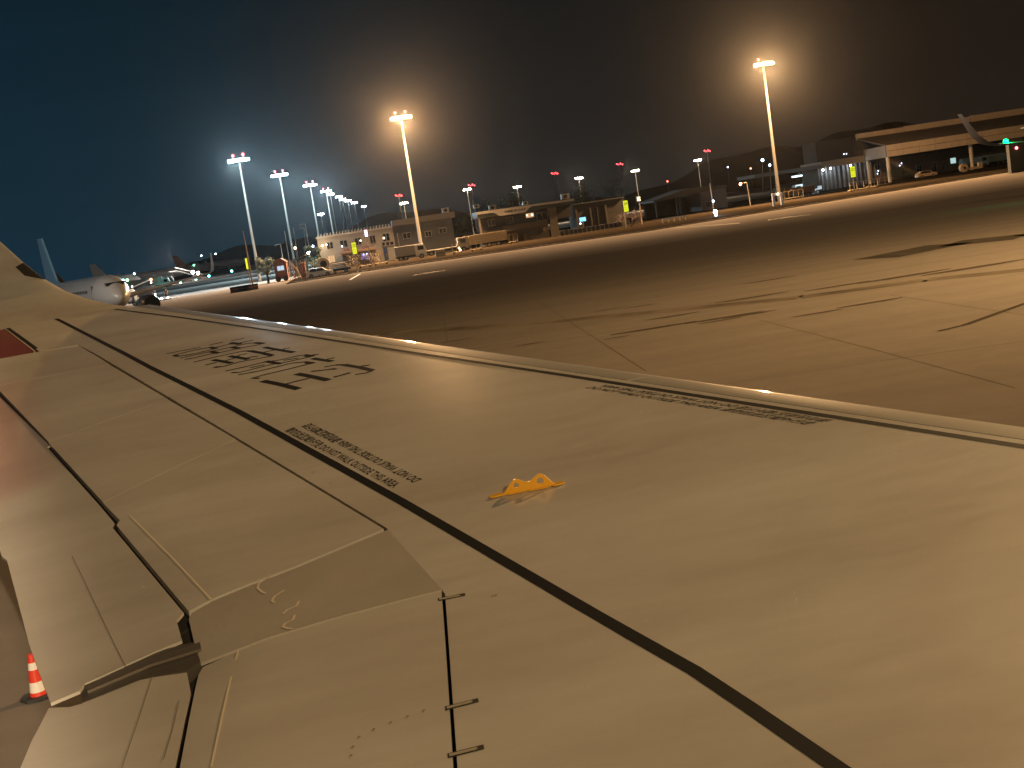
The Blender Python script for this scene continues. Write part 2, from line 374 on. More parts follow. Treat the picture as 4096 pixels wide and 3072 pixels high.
# inner spoiler with hinges
plate('spoiler', [(0.080, 4.592), (-0.123, 4.583), (-0.326, 4.565), (-0.673, 4.518), (-0.812, 4.506), (-0.810, 4.281), (-0.805, 4.034), (-0.794, 3.716), (-.80, .4), (ispx(.4)-.006, .4), (ispx(4.2)-.006, 4.2)], PAINT, wing, grid=.1, label='inboard spoiler with hinge slots along its front edge')
HINGE = mat('hinge_metal', (.62, .55, .42), .35, metal=.4)
for (a, b) in (((0.092, 4.520), (0.151, 4.510)), ((0.049, 3.671), (0.110, 3.672)), ((0.033, 3.385), (0.095, 3.385))):
    wdt = .014
    plate('hinge_slot', [(a[0]-.03, a[1]-wdt), (b[0]+.012, b[1]-wdt), (b[0]+.012, b[1]+wdt), (a[0]-.03, a[1]+wdt)], CORE, wing, thick=0, off=.0009)
    plate('hinge', [(a[0]-.025, a[1]-wdt*.55), (b[0]-.012, b[1]-wdt*.55), (b[0]-.004, b[1]), (b[0]-.012, b[1]+wdt*.55), (a[0]-.025, a[1]+wdt*.55)], HINGE, wing, thick=0, off=.0022)
# aileron (red) and tip panel
def fdrop(d): return lambda x, y: S(x, y) - d
plate('aileron', [(ail(13.9)-.035, 13.9), (ail(13.9)-.62, 13.55), (ail(17)-.5, 17.0), (ail(17)-.035, 17.0)], RED, wing, off=-.004, label='red aileron at the wing tip')
plate('sealing_strip', [(ail(13.9)-.022, 13.88), (ail(17)-.022, 17), (ail(17)-.034, 17), (ail(13.9)-.034, 13.88)], SEAL, wing, off=.001)
plate('skin_panel', [(ail(13.74), 13.72), (splx(13.6)-.01, 13.58), (gapx(13.58), 13.58), (gapx(13.58)-.35, 13.6), (ail(13.7)-.2, 13.72)], PAINT, wing)
# flaps
def Fz(x, y):
    t = max(0, gapx(max(y, 4.95)) - x)
    return S(x, y) - .012 - .10*t
outer = [(-0.939, 5.028), (-0.961, 4.973), (-0.911, 4.744), (-1.012, 4.725), (-1.235, 4.651), (-1.264, 4.644), (-1.272, 4.591), (-1.374, 4.569), (-1.608, 5.227), (-1.744, 5.644), (-2.013, 6.468), (-2.060, 6.553), (tex(7.5), 7.5), (tex(10), 10.), (tex(13.3), 13.3), (gapx(13.3)-.02, 13.3), (gapx(11.29)-.02, 11.29), (gapx(8.72)-.02, 8.72), (-2.306, 8.708), (-1.605, 6.871), (-1.473, 6.514), (-1.473, 6.453)]
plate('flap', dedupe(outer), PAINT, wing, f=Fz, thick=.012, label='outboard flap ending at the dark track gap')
inner = [(-0.824, 4.272), (-0.856, 4.437), (-0.977, 4.482), (-1.034, 4.500), (-1.242, 4.467), (-1.283, 4.473), (-1.372, 4.529), (-1.375, 4.369), (-1.378, 4.301), (-1.372, 4.113), (-1.50, .4), (-.83, .4), (-0.813, 3.749), (-0.822, 4.067)]
plate('flap', dedupe(inner), PAINT, wing, f=Fz, thick=.012, label='inboard flap beyond the dark track gap')
for a in ([(-1.625, 6.195), (-1.356, 5.391), (-1.114, 4.668)], [(-0.989, 4.499), (-0.988, 4.203), (-0.990, 3.854)], [(-0.857, 4.221), (-0.853, 4.015), (-0.855, 3.822)]):
    q = [(x+.0018, y) for x, y in a] + [(x-.0018, y) for x, y in reversed(a)]
    plate('panel_seam', q, mat('seam_grey', (.22, .19, .15), .6), wing, thick=0, off=.0010, f=Fz)
# track between the flaps
TRK = mat('track_metal', (.10, .088, .075), .5, metal=.3)
plate('flap_track', dedupe([(-0.863, 4.715), (-1.014, 4.740), (-1.235, 4.651), (-1.264, 4.644), (-1.263, 4.561), (-1.242, 4.490), (-1.036, 4.519), (-0.862, 4.469), (-0.818, 4.519)]), TRK, wing, f=lambda x, y: Fz(x, y)-.006, thick=.08)
plate('track_rail', [(-0.835, 4.676), (-1.032, 4.666), (-1.250, 4.601), (-1.236, 4.555), (-1.013, 4.604), (-0.823, 4.612)], mat('rail_metal', (.2, .17, .14), .4, metal=.5), wing, f=lambda x, y: Fz(x, y)+.004, thick=.01)
# stripes
def stripe(name, pts, wd, mtl, off=.0012):
    q1, q2 = [], []
    for i, p in enumerate(pts):
        a = Vector(pts[max(0, i-1)]); b = Vector(pts[min(len(pts)-1, i+1)]); d = (b-a).normalized(); nn = Vector((-d.y, d.x))*wd/2
        q1.append((p[0]+nn.x, p[1]+nn.y)); q2.append((p[0]-nn.x, p[1]-nn.y))
    return plate(name, q1 + q2[::-1], mtl, wing, thick=0, off=off, grid=.6)
stripe('walkway_line', [(-4.279, 19.159), (-3.376, 17.199), (-2.165, 14.708), (-1.224, 12.681), (0.322, 9.296), (1.083, 7.659), (1.618, 6.479), (2.092, 5.431), (2.439, 4.659), (slx(3.0)-.03, 3.0), (slx(.5)-.03, .5)], .042, BLACK)
stripe('walkway_line', [(-4.336, 17.817), (-2.612, 12.949), (-1.981, 11.191), (-1.010, 8.582), (-0.467, 7.052), (-0.021, 5.801), (0.454, 4.413), (0.759, 3.519), (0.837, 3.233), (0.922, 2.905), (0.994, 2.625)], .050, BLACK)
stripe('walkway_line', [(ail(14.05)-.0, 14.05), (ail(17)-.0, 17.0)], .05, BLACK, off=.0014)
# seams and squiggle marks
for pts, wd, m, nm in (([(-1.397, 6.555), (-1.069, 5.712), (-0.830, 5.074)], .006, SEAL, 'sealant_line'), ([(-0.679, 4.521), (-0.687, 4.130), (-0.691, 3.674)], .007, SEAL, 'sealant_line'),
                   ([(-0.200, 10.716), (0.011, 10.627)], .01, SEAL, 'slat_joint')):
    stripe(nm, pts, wd, m, off=.0024)
SQ = mat('squiggle_tan', (.66, .58, .45), .5)  # curved tan marks drawn on the strip panel
for pts in ([(-0.599, 5.176), (-0.639, 5.122), (-0.642, 5.075), (-0.618, 5.014), (-0.603, 4.997)], [(-0.528, 4.982), (-0.564, 4.941), (-0.574, 4.900), (-0.563, 4.873)],
            [(-0.464, 4.826), (-0.474, 4.784), (-0.507, 4.767), (-0.523, 4.737)], [(-0.476, 4.699), (-0.482, 4.655), (-0.511, 4.637), (-0.518, 4.611), (-0.500, 4.587), (-0.480, 4.571)]):
    stripe('squiggle_mark', pts, .010, SQ, off=.0014)
# rivet heads and stains
rv = MB()
for (x, y) in [(-1.204, 8.688), (-1.096, 8.391), (-0.448, 6.622), (-0.348, 6.345), (0.271, 4.438), (0.259, 4.436), (-0.045, 3.693), (-0.096, 3.681), (-0.148, 3.669), (-0.200, 3.653), (-0.245, 3.627), (-0.264, 3.576), (-0.270, 3.527)]:
    z = Sp(x, y); kk = len(rv.v)
    rv.v += [(x+.005*math.cos(a), y+.008*math.sin(a), z+.0012) for a in [math.pi*i/4 for i in range(8)]]; rv.f.append(tuple(range(kk, kk+8)))
o = obj('rivet_heads', rv, mat('dirt', (.28, .23, .18), .7), wing); o['kind'] = 'stuff'

# big lettering  hu nan hang kong (traced brush strokes, constant width)
T, t_ = .052, .036
strokes = [
 ([(-1.929, 11.823), (-1.791, 11.854), (-1.621, 11.861)], t_),
 ([(-1.447, 11.628), (-1.525, 11.738), (-1.655, 11.746), (-1.752, 11.700), (-1.833, 11.657), (-1.793, 11.545), (-1.678, 11.512), (-1.580, 11.538), (-1.483, 11.578), (-1.445, 11.610)], t_),
 ([(-1.522, 11.761), (-1.449, 11.595)], T), ([(-1.841, 11.642), (-1.787, 11.578)], t_),
 ([(-1.540, 11.903), (-1.417, 11.932)], t_), ([(-1.462, 11.673), (-1.333, 11.725), (-1.234, 11.651)], t_), ([(-1.339, 11.818), (-1.229, 11.593)], T), ([(-1.273, 11.682), (-1.186, 11.700), (-1.120, 11.707)], t_),
 ([(-1.753, 11.413), (-1.652, 11.424), (-1.497, 11.469), (-1.299, 11.516), (-1.176, 11.565), (-1.076, 11.522), (-0.996, 11.379), (-1.059, 11.356), (-1.210, 11.359), (-1.390, 11.306), (-1.462, 11.323), (-1.633, 11.265), (-1.690, 11.285)], t_),
 ([(-1.494, 11.490), (-1.396, 11.288)], T), ([(-1.296, 11.506), (-1.208, 11.328)], T), ([(-1.086, 11.517), (-1.010, 11.374)], T), ([(-1.344, 11.934), (-1.221, 11.948)], t_),
 ([(-1.586, 11.027), (-1.432, 11.085), (-1.289, 11.120), (-1.167, 11.135), (-1.105, 11.087)], t_), ([(-1.105, 11.087), (-0.975, 10.818), (-0.881, 10.594)], T), ([(-0.880, 10.576), (-0.936, 10.576), (-1.147, 10.586), (-1.280, 10.499), (-1.362, 10.541)], t_),
 ([(-1.363, 10.547), (-1.314, 10.517)], T),
 ([(-1.119, 10.957), (-1.177, 10.954), (-1.203, 10.909)], t_), ([(-1.276, 11.003), (-1.187, 10.835), (-1.085, 10.634)], T), ([(-1.124, 10.712), (-1.064, 10.730), (-1.007, 10.696)], t_),
 ([(-1.412, 10.964), (-1.333, 10.816), (-1.218, 10.591)], T), ([(-1.457, 10.750), (-1.364, 10.788)], t_), ([(-1.292, 10.789), (-1.215, 10.829)], t_),
 ([(-0.985, 11.148), (-0.848, 10.857), (-0.702, 10.553)], T), ([(-0.970, 10.870), (-0.872, 10.874)], t_), ([(-0.811, 10.816), (-0.790, 10.852), (-0.746, 10.842)], t_),
 ([(-1.241, 10.253), (-1.076, 10.284), (-0.931, 10.333), (-0.797, 10.300), (-0.655, 10.339), (-0.599, 10.323), (-0.532, 10.196), (-0.573, 10.177), (-0.767, 10.126), (-0.855, 10.155), (-0.997, 10.106), (-1.117, 10.062), (-1.182, 10.131)], t_),
 ([(-0.922, 10.371), (-0.835, 10.190), (-0.782, 10.102)], T), ([(-0.598, 10.282), (-0.534, 10.166)], T), ([(-1.039, 10.194), (-0.923, 10.200)], t_), ([(-0.772, 10.241), (-0.651, 10.227)], t_), ([(-0.559, 10.255), (-0.486, 10.220)], t_),
 ([(-0.535, 10.084), (-0.454, 9.919), (-0.372, 9.769)], T), ([(-0.421, 9.915), (-0.355, 9.910)], t_),
 ([(-1.115, 9.961), (-0.960, 9.956), (-0.803, 9.998), (-0.698, 10.037), (-0.589, 9.980), (-0.524, 9.865), (-0.584, 9.839), (-0.740, 9.785), (-0.894, 9.746), (-0.985, 9.700), (-0.923, 9.633)], t_), ([(-0.577, 9.943), (-0.526, 9.834)], T),
 ([(-0.432, 9.580), (-0.344, 9.581), (-0.267, 9.506)], t_), ([(-0.287, 9.529), (-0.166, 9.285), (-0.071, 9.052)], T), ([(-0.076, 9.051), (-0.121, 9.012), (-0.201, 9.036)], t_),
 ([(-0.176, 9.315), (-0.141, 9.319), (-0.093, 9.290)], t_), ([(-0.531, 9.504), (-0.445, 9.459), (-0.369, 9.436), (-0.341, 9.398)], t_), ([(-0.358, 9.094), (-0.307, 9.109), (-0.235, 9.145)], T*.8),
 ([(-0.641, 9.527), (-0.517, 9.284), (-0.392, 9.016)], T*1.15), ([(-0.713, 9.192), (-0.536, 9.245)], t_), ([(-0.895, 9.502), (-0.743, 9.210), (-0.601, 8.906)], T*1.15)]
for pts, wd in strokes:
    stripe('lettering_stroke', pts, wd, BLACK, off=.0013)

def glyph_mesh(txt, bold=0.0):
    cu = bpy.data.curves.new('t', 'FONT'); cu.body = txt; cu.size = 1; cu.offset = bold; cu.resolution_u = 2
    o = bpy.data.objects.new('t', cu); sc.collection.objects.link(o)
    dg = bpy.context.evaluated_depsgraph_get(); me = bpy.data.meshes.new_from_object(o.evaluated_get(dg))
    bpy.data.objects.remove(o); bpy.data.curves.remove(cu); return me
def wing_text(txt, P0, P1, P2, name='warning_text'):
    """text from P0 (start of baseline) to P1 (its end), P2 above the start"""
    me = glyph_mesh(txt, .012); xs = [v.co.x for v in me.vertices]; x0, x1 = min(xs), max(xs); cap = .74
    P0, P1, P2 = Vector(P0), Vector(P1), Vector(P2); me.name = name
    for v in me.vertices:
        u = (v.co.x-x0)/(x1-x0); h = v.co.y/cap; p = P0 + (P1-P0)*u + (P2-P0)*h
        v.co = (p.x, p.y, Sp(p.x, p.y) + .0014)
    me.materials.clear(); me.materials.append(mat('stencil_black', (.02, .018, .016), .6, spec=.15))
    o = bpy.data.objects.new(name, me); sc.collection.objects.link(o); o.parent = wing; return o
CN = '请勿在此区域外行走'; EN = 'DO NOT WALK OUTSIDE THIS AREA'
wing_text(CN + ' ' + EN, (-0.643, 7.698), (-0.044, 6.018), (-0.601, 7.752))
wing_text(EN + ' ' + CN, (0.101, 6.061), (-0.493, 7.756), (0.049, 6.036))
wing_text(EN + ' ' + CN, (1.137, 7.194), (1.879, 5.567), (1.189, 7.177))
wing_text(CN + ' ' + EN, (2.002, 5.537), (1.255, 7.160), (1.954, 5.546))

# yellow rope bracket
YEL = mat('yellow_paint', (.80, .40, .02), .35, coat=.3)
bx, by = (0.436, 5.534); bz = S(bx, by)
def bracket():
    out = [(-.012, 0), (.01, .012), (.03, .034), (.048, .054), (.065, .061), (.082, .056), (.10, .043), (.12, .040), (.14, .046), (.158, .060), (.176, .066), (.192, .058), (.21, .036), (.235, .010), (.245, 0)]
    holes = [(.066, .034, .0125), (.174, .034, .0155)]
    bm = bmesh.new()
    cu = bpy.data.curves.new('b', 'CURVE'); cu.dimensions = '2D'; cu.fill_mode = 'BOTH'; cu.extrude = .0035; cu.bevel_depth = .0008
    for pts in [out] + [[(cx + r*math.cos(-2*math.pi*i/14), cy_ + r*math.sin(-2*math.pi*i/14)*.95) for i in range(14)] for cx, cy_, r in holes]:
        s = cu.splines.new('POLY'); s.points.add(len(pts)-1); s.use_cyclic_u = True
        for p, q in zip(s.points, pts): p.co = (q[0], q[1], 0, 1)
    o = bpy.data.objects.new('b', cu); sc.collection.objects.link(o)
    me = bpy.data.meshes.new_from_object(o.evaluated_get(bpy.context.evaluated_depsgraph_get())); bpy.data.objects.remove(o)
    for v in me.vertices:
        u, h, d = v.co; v.co = (bx + u, by - .12*u + d, S(bx+u, by-.12*u) + h + .003)
    me.materials.clear(); me.materials.append(YEL); me.name = 'rope_bracket'
    o = bpy.data.objects.new('rope_bracket', me); sc.collection.objects.link(o); o.parent = wing; o['label'] = 'yellow rope bracket with two round holes'
    me.shade_smooth(); me.set_sharp_from_angle(angle=R(40)); bm.free()
bracket()
def foot(cx, cy_, rx, ry, nm):
    plate(nm, [(cx+rx*math.cos(a), cy_+ry*math.sin(a)) for a in [2*math.pi*i/12 for i in range(12)]], YEL, wing, thick=.006, off=.010)
foot(bx-.028, by+.004, .034, .018, 'bracket_foot'); foot(bx+.25, by-.026, .032, .018, 'bracket_foot')
plate('bracket_foot', [(bx+.02, by-.016), (bx+.09, by-.024), (bx+.09, by-.008), (bx+.02, by-.0)], YEL, wing, thick=.004, off=.007)
plate('bracket_foot', [(bx+.115, by-.030), (bx+.20, by-.040), (bx+.20, by-.020), (bx+.115, by-.012)], YEL, wing, thick=.004, off=.007)

# winglet: sections swept up from the tip
WL = [  # leading edge point (x, y, z), chord, thickness
 ((-2.84, 17.0, -.405), 2.12, .20), ((-3.10, 17.22, -.375), 2.02, .19), ((-3.45, 17.50, -.30), 1.90, .17), ((-3.80, 17.78, -.185), 1.78, .155), ((-4.14, 18.05, -.04), 1.66, .14),
 ((-4.45, 18.26, .17), 1.55, .125), ((-4.71, 18.42, .42), 1.45, .115), ((-5.02, 18.56, .78), 1.33, .10), ((-5.5, 18.72, 1.36), 1.12, .085), ((-6.0, 18.86, 1.98), .85, .065), ((-6.25, 18.90, 2.2), .6, .04)]
def wl_section(i, v, side):
    """point on section i at chord fraction v; side +1 inner face, -1 outer"""
    n = len(WL); i = max(0., min(n-1.0001, i)); a = int(i); f = i-a
    def sec(k):
        (x, y, z), c, t = WL[k]; p0 = Vector(WL[max(0, k-1)][0]); p1 = Vector(WL[min(n-1, k+1)][0]); d = (p1-p0); d.x = 0
        if k == 0: d = Vector((0, 1, .062))
        d.normalize(); nn = Vector((0, -d.z, d.y))
        return Vector((x, y, z+H)), c, t, nn
    P, c, t, nn = sec(a); Q, c2, t2, n2 = sec(min(n-1, a+1))
    P = P.lerp(Q, f); c = c+(c2-c)*f; t = t+(t2-t)*f; nn = nn.lerp(n2, f).normalized()
    prof = 2.6*(.2969*math.sqrt(max(v, 0)) - .126*v - .3516*v*v + .2843*v**3 - .1015*v**4)*2
    h = t*.5*prof
    base = P + Vector((-c*v, 0, 0)) - nn*(t*.30) + Vector((0, 0, (-.015*c*v)))
    return base + nn*(h*side)
def wl_mesh(i0, i1, ni, v0, v1, nv, off=0., both=True):
    mb = MB(); ring = []
    vs = [v0 + (v1-v0)*(j/nv)**1.6 for j in range(nv+1)]
    for k in range(ni+1):
        i = i0 + (i1-i0)*k/ni; r = [wl_section(i, v, 1) for v in vs]
        if both: r += [wl_section(i, v, -1) for v in reversed(vs[1:-1] if v0 == 0 else vs)]
        ring.append(r)
    m = len(ring[0]); mb.v = [tuple(p) for r in ring for p in r]
    for a in range(ni):
        for b in range(m if both else m-1): bb = (b+1) % m; mb.f.append((a*m+b, a*m+bb, (a+1)*m+bb, (a+1)*m+b))
    if both: mb.f += [tuple(range(m)), tuple(range(ni*m, (ni+1)*m))]
    return mb
wlet = obj('winglet', wl_mesh(0, len(WL)-1, 40, 0, 1, 14), PAINT, AC, smooth=60)
def wl_patch(name, pts, m, off, parent):
    """patch on the inner face given by (section, chord) corners"""
    mb = MB(); nI = 10
    (a, b, c, d) = pts
    for p in range(nI+1):
        for q in range(nI+1):
            s, t = p/nI, q/nI
            i = (a[0]*(1-s)+b[0]*s)*(1-t) + (d[0]*(1-s)+c[0]*s)*t; v = (a[1]*(1-s)+b[1]*s)*(1-t) + (d[1]*(1-s)+c[1]*s)*t
            P = wl_section(i, v, 1); Q = wl_section(i, v, -1); nn = (P-Q); nn = nn.normalized() if nn.length > 1e-4 else Vector((1, 0, 0))
            mb.v.append(tuple(P + nn*off))
    for p in range(nI):
        for q in range(nI): k0 = p*(nI+1)+q; mb.f.append((k0, k0+1, k0+nI+2, k0+nI+1))
    return obj(name, mb, m, parent, smooth=60)
wl_patch('light_lens', ((4.85, .003), (5.95, .004), (5.75, .11), (5.2, .12)), mat('smoked_lens', (.06, .05, .04), .08, coat=1), .004, wlet)
wl_patch('red_fin_paint', ((6.9, .35), (10, .0), (10, .98), (5.3, .98)), RED, .004, wlet)

# ================================================================== MAST LIGHTS
POLE = mat('galvanised_pole', (.34, .32, .28), .55, metal=.2)
REDL = emit('red_beacon', (1, .05, .06), 14)
def point(parent, loc, energy, col, radius=.5, kind='POINT'):
    l = bpy.data.lights.new('lamp_light', kind); l.energy = energy; l.color = col; 
    if kind != 'AREA': l.shadow_soft_size = radius
    o = bpy.data.objects.new('lamp_light', l); sc.collection.objects.link(o); o.parent = parent; o.location = Vector(loc) - rootloc(parent); return o
def mast(x, z, Y, label, col, strength, energy, r=.22, n=6, ring=1.5, beacons=2, group='floodlight masts', drop=0.):
    t = thing('floodlight_mast', label, 'floodlight mast', (x, Y, 0), group)
    obj('pole', MB().tube((x, Y, 0), (x, Y, z-.3), r*1.35, r*.65, 12), POLE, t, smooth=60)
    fr = MB().tube((x, Y, z-.35), (x, Y, z-.15), ring*.75, ring*.75, 14); obj('head_frame', fr, POLE, t)
    em = emit('lamp_%s' % '_'.join('%d' % (c*100) for c in col) + '_%d' % strength, col, strength)
    for i in range(n):
        a = math.pi*(.1 + .8*i/max(1, n-1)) + math.pi if n > 2 else math.pi*(i)
        cx, cy_ = x+ring*math.cos(a), Y+ring*.9*math.sin(a)
        obj('floodlight', MB().box(cx-.42, cx+.42, cy_-.25, cy_+.2, z-.32, z+.12), em, t)
    if beacons:
        for i in range(beacons):
            bxx = x + (-.9 + 1.8*i/max(1, beacons-1)); obj('beacon', MB().ball((bxx, Y-.3, z+.9), .22, 8, 5), REDL, t)
        for i in range(beacons): bxx = x + (-.9 + 1.8*i/max(1, beacons-1)); obj('beacon_post', MB().tube((bxx, Y-.3, z-.2), (bxx, Y-.3, z+.75), .05), POLE, t)
    if energy:
        lo_ = point(t, (x, Y-1.6, z-1.0), energy, col, .9, 'SPOT'); lo_.data.spot_size = R(165); lo_.data.spot_blend = .6
        lo_.rotation_euler = Vector((-x*.004, -1, -.75)).to_track_quat('-Z', 'Y').to_euler()
    return t
SOD = (1, .56, .24); WARM = (1, .80, .55); COOL = (.60, .86, 1)
G1 = 'floodlight masts with cool white heads'
x, z = (-19.44, 22.20); mast(x, z, 235., 'tallest cool white floodlight mast, beside the yellow sign left of the brick hut', COOL, 90, 75000, group=None)
x, z = (-16.25, 22.35); mast(x, z, 300., 'second cool white floodlight mast from the left, behind the open shed', COOL, 90, 75000, group=None)
x, z = (-11.99, 22.44); mast(x, z, 370., 'third cool white floodlight mast from the left, behind the building corner', COOL, 90, 80000, group=None)
x, z = (-9.72, 23.94); mast(x, z, 462., 'fourth floodlight mast from the left, red beacons on its head', COOL, 110, 90000, group=None)
gm = 'row of small distant masts over the white building roof'
for (x, z), Y, lab in (((-9.06, 24.07), 498., 'small white mast nearest the fourth tall mast, first of the distant row'), ((-6.50, 24.17), 540., 'second small distant mast over the white building'),
                 ((-5.55, 24.22), 582., 'third small distant mast over the white building'), ((-3.47, 24.22), 610., 'fourth small distant mast over the white building'),
                 ((-0.64, 24.37), 661., 'fifth small distant mast over the white building'), ((4.45, 24.46), 765., 'last and farthest small mast over the white building'),
                 ((-16.78, 19.58), 600., 'lower white mast standing by itself left of the distant row')):
    mast(x, z, Y, lab, (.78, .92, 1), 140, 0, r=.2, n=3, ring=1.0, beacons=0, group=gm)
x, z = (10.47, 25.34); mast(x, z, 232., 'orange floodlight mast behind the lorries in front of the long grey building', SOD, 110, 420000, r=.26, beacons=2, group=None)
x, z = (79.63, 26.07); mast(x, z, 236., 'tall orange floodlight mast rising in front of the hangar on the right', SOD, 110, 480000, r=.27, beacons=1, group=None)
m3 = bpy.data.objects['floodlight_mast.%03d' % (len([o for o in bpy.data.objects if o.name.startswith('floodlight_mast')])-1)]
lt = point(m3, (x+1.2, 235., z-.9), 70000, SOD, .9, 'SPOT'); lt.data.spot_size = R(70); lt.data.spot_blend = .6
lt.rotation_euler = (Vector((135, 262, 8)) - Vector((x+1.2, 235., z-.9))).to_track_quat('-Z', 'Y').to_euler()
ga = 'warm street masts behind the fuel building'
for (x, z), Y, lab in (((17.74, 16.11), 480., 'small warm mast just left of the tall orange mast pole'), ((42.08, 17.71), 480., 'small warm mast over the left end of the fuel canopy'),
                 ((61.02, 15.89), 480., 'small warm mast over the middle of the fuel canopy'), ((84.94, 15.72), 480., 'small warm mast above the right end of the fuel canopy'),
                 ((106.92, 15.40), 480., 'small warm mast above the yellow 204 sign'), ((131.68, 15.84), 480., 'rightmost small warm mast over the gabled shed')):
    mast(x, z, Y, lab, WARM, 160, 16000, r=.16, n=3, ring=1.0, beacons=0, group=ga)
gb = 'unlit masts with red beacon rings'
for (x, z), Y, lab in (((20.39, 22.51), 600., 'unlit mast with red beacons left of the tall orange mast'), ((54.96, 22.27), 600., 'unlit mast with red beacons over the left part of the fuel canopy'),
                 ((94.91, 22.01), 600., 'unlit mast with red beacons over the right part of the fuel canopy'), ((126.56, 21.83), 600., 'unlit mast with red beacons behind the low dark building'),
                 ((169.76, 21.96), 600., 'unlit mast with red beacons above the gabled shed')):
    t = thing('beacon_mast', lab, 'mast', (x, Y, 0), gb)
    obj('pole', MB().tube((x, Y, 0), (x, Y, z), .32, .2, 8), POLE, t, smooth=60)
    obj('head_frame', MB().tube((x, Y, z-.3), (x, Y, z), 1.2, 1.2, 10), POLE, t)
    for a in range(4): obj('beacon', MB().ball((x-1.3+.87*a, Y-.5, z+.5-.5*(a % 2)), .30, 6, 4), REDL, t)
# masts on our side of the apron, out of the frame, that light the near slabs and the wing
t = mast(37., 28., 41., 'sodium floodlight mast on the near apron, right of the view', SOD, 110, 0, group=None)
l = point(t, (36.3, 40.6, 27.2), 92000, (1, .60, .25), .7)
t2 = mast(14.5, 27., -50., 'warm floodlight mast behind the aircraft, lighting its wing tip', WARM, 90, 0, group=None)
l2 = point(t2, (13.9, -49.2, 26.4), 300000, (1, .74, .48), .25, 'SPOT'); l2.data.spot_size = R(60); l2.data.spot_blend = .04
azm, elv = R(-15.8-31.7), R(-19)
l3 = point(t2, (15.2, -49.0, 26.2), 82000, (1, .71, .37), .6, 'SPOT'); l3.data.spot_size = R(24); l3.data.spot_blend = 1.
l3.rotation_euler = (Vector((3.2, 3.0, 3.0)) - Vector((15.2, -49.0, 26.2))).to_track_quat('-Z', 'Y').to_euler()
l2.rotation_euler = Vector((math.sin(azm)*math.cos(elv), math.cos(azm)*math.cos(elv), math.sin(elv))).to_track_quat('-Z', 'Y').to_euler()
t4 = mast(-62., 22., 88., 'unseen warm floodlight mast added left of the view, brightening the blue-tailed airliner', WARM, 90, 0, group=None)  # mast and lamp added out of view to brighten the parked airliner
l4 = point(t4, (-61.3, 88.6, 21.2), 42000, (1, .88, .72), .6, 'SPOT'); l4.data.spot_size = R(75); l4.data.spot_blend = .7
l4.rotation_euler = Vector((24, 42, -17)).to_track_quat('-Z', 'Y').to_euler()
# ================================================================== FAR SIDE OF THE APRON
CREAM = mat('cream_wall', (.30, .285, .26), .8, noise=.12, nscale=.5)
GREYW = mat('grey_wall', (.085, .088, .09), .85, noise=.2, nscale=.35)
DARKW = mat('dark_wall', (.07, .065, .055), .85, noise=.3, nscale=.4)
BROWNW = mat('brown_wall', (.17, .12, .08), .85, noise=.25, nscale=.8)
DGLASS = mat('dark_glass', (.02, .022, .026), .12, spec=.8)
FRAME = mat('window_frame', (.35, .33, .30), .6)
METAL = mat('metal', (.25, .24, .22), .5, metal=.4)
WHITEP = mat('white_paint', (.62, .62, .60), .4, coat=.3)
RUB = mat('rubber', (.02, .02, .02), .8)
ORANGE = mat('orange_paint', (.7, .16, .03), .45)
BLUEP = mat('blue_paint', (.02, .05, .16), .5)
GREENP = mat('dark_green_paint', (.035, .05, .04), .6)
REDSIGN = mat('red_letters', (.32, .03, .03), .6)
def bx(mb, a, b, Y0, Y1): return mb.box(a[0], b[0], Y0, Y1, b[1], a[1])
def window(parent, a, b, Y, glass=None, bars=1, tint=None):
    """framed window set in a facade at depth Y; a = upper left, b = lower right (x, z)"""
    x0, z1 = a; x1, z0 = b; fw = .07
    f = MB(); f.box(x0-fw, x1+fw, Y-.06, Y+.04, z1, z1+fw).box(x0-fw, x1+fw, Y-.10, Y+.04, z0-fw, z0).box(x0-fw, x0, Y-.06, Y+.04, z0, z1).box(x1, x1+fw, Y-.06, Y+.04, z0, z1)
    o = obj('window', f, FRAME, parent)
    for i in range(bars):
        xm = x0+(x1-x0)*(i+1)/(bars+1); obj('glazing_bar', MB().box(xm-.03, xm+.03, Y-.05, Y+.03, z0, z1), FRAME, o)
    for i in range(bars+1):
        xa = x0+(x1-x0)*i/(bars+1)+(.03 if i else 0); xb = x0+(x1-x0)*(i+1)/(bars+1)-(.03 if i < bars else 0)
        obj('pane', MB().box(xa, xb, Y-.02, Y+.01, z0, z1), glass or DGLASS, o)
    return o
def bulb(parent, p, Y, col, strength, r=.16, name='lamp', energy=0):
    o = obj(name, MB().ball((p[0], Y, p[1]), r, 8, 6), emit('bulb_%d_%d_%d_%d' % (col[0]*100, col[1]*100, col[2]*100, strength), col, strength), parent)
    if energy: point(parent, (p[0], Y-.7, p[1]), energy, col, .15)
    return o
def text(txt, x, Y, z, h, m, parent, name='lettering', width=None):
    me = glyph_mesh(txt, .015); xs = [v.co.x for v in me.vertices]; a, b = min(xs), max(xs); w_ = width or (b-a)*h
    for v in me.vertices: v.co = (x + (v.co.x-a)/(b-a)*w_, Y, z + v.co.y*h)
    off = rootloc(parent)
    for v in me.vertices: v.co -= off
    me.materials.clear(); me.materials.append(m); me.name = name
    o = bpy.data.objects.new(name, me); sc.collection.objects.link(o); o.parent = parent; return o

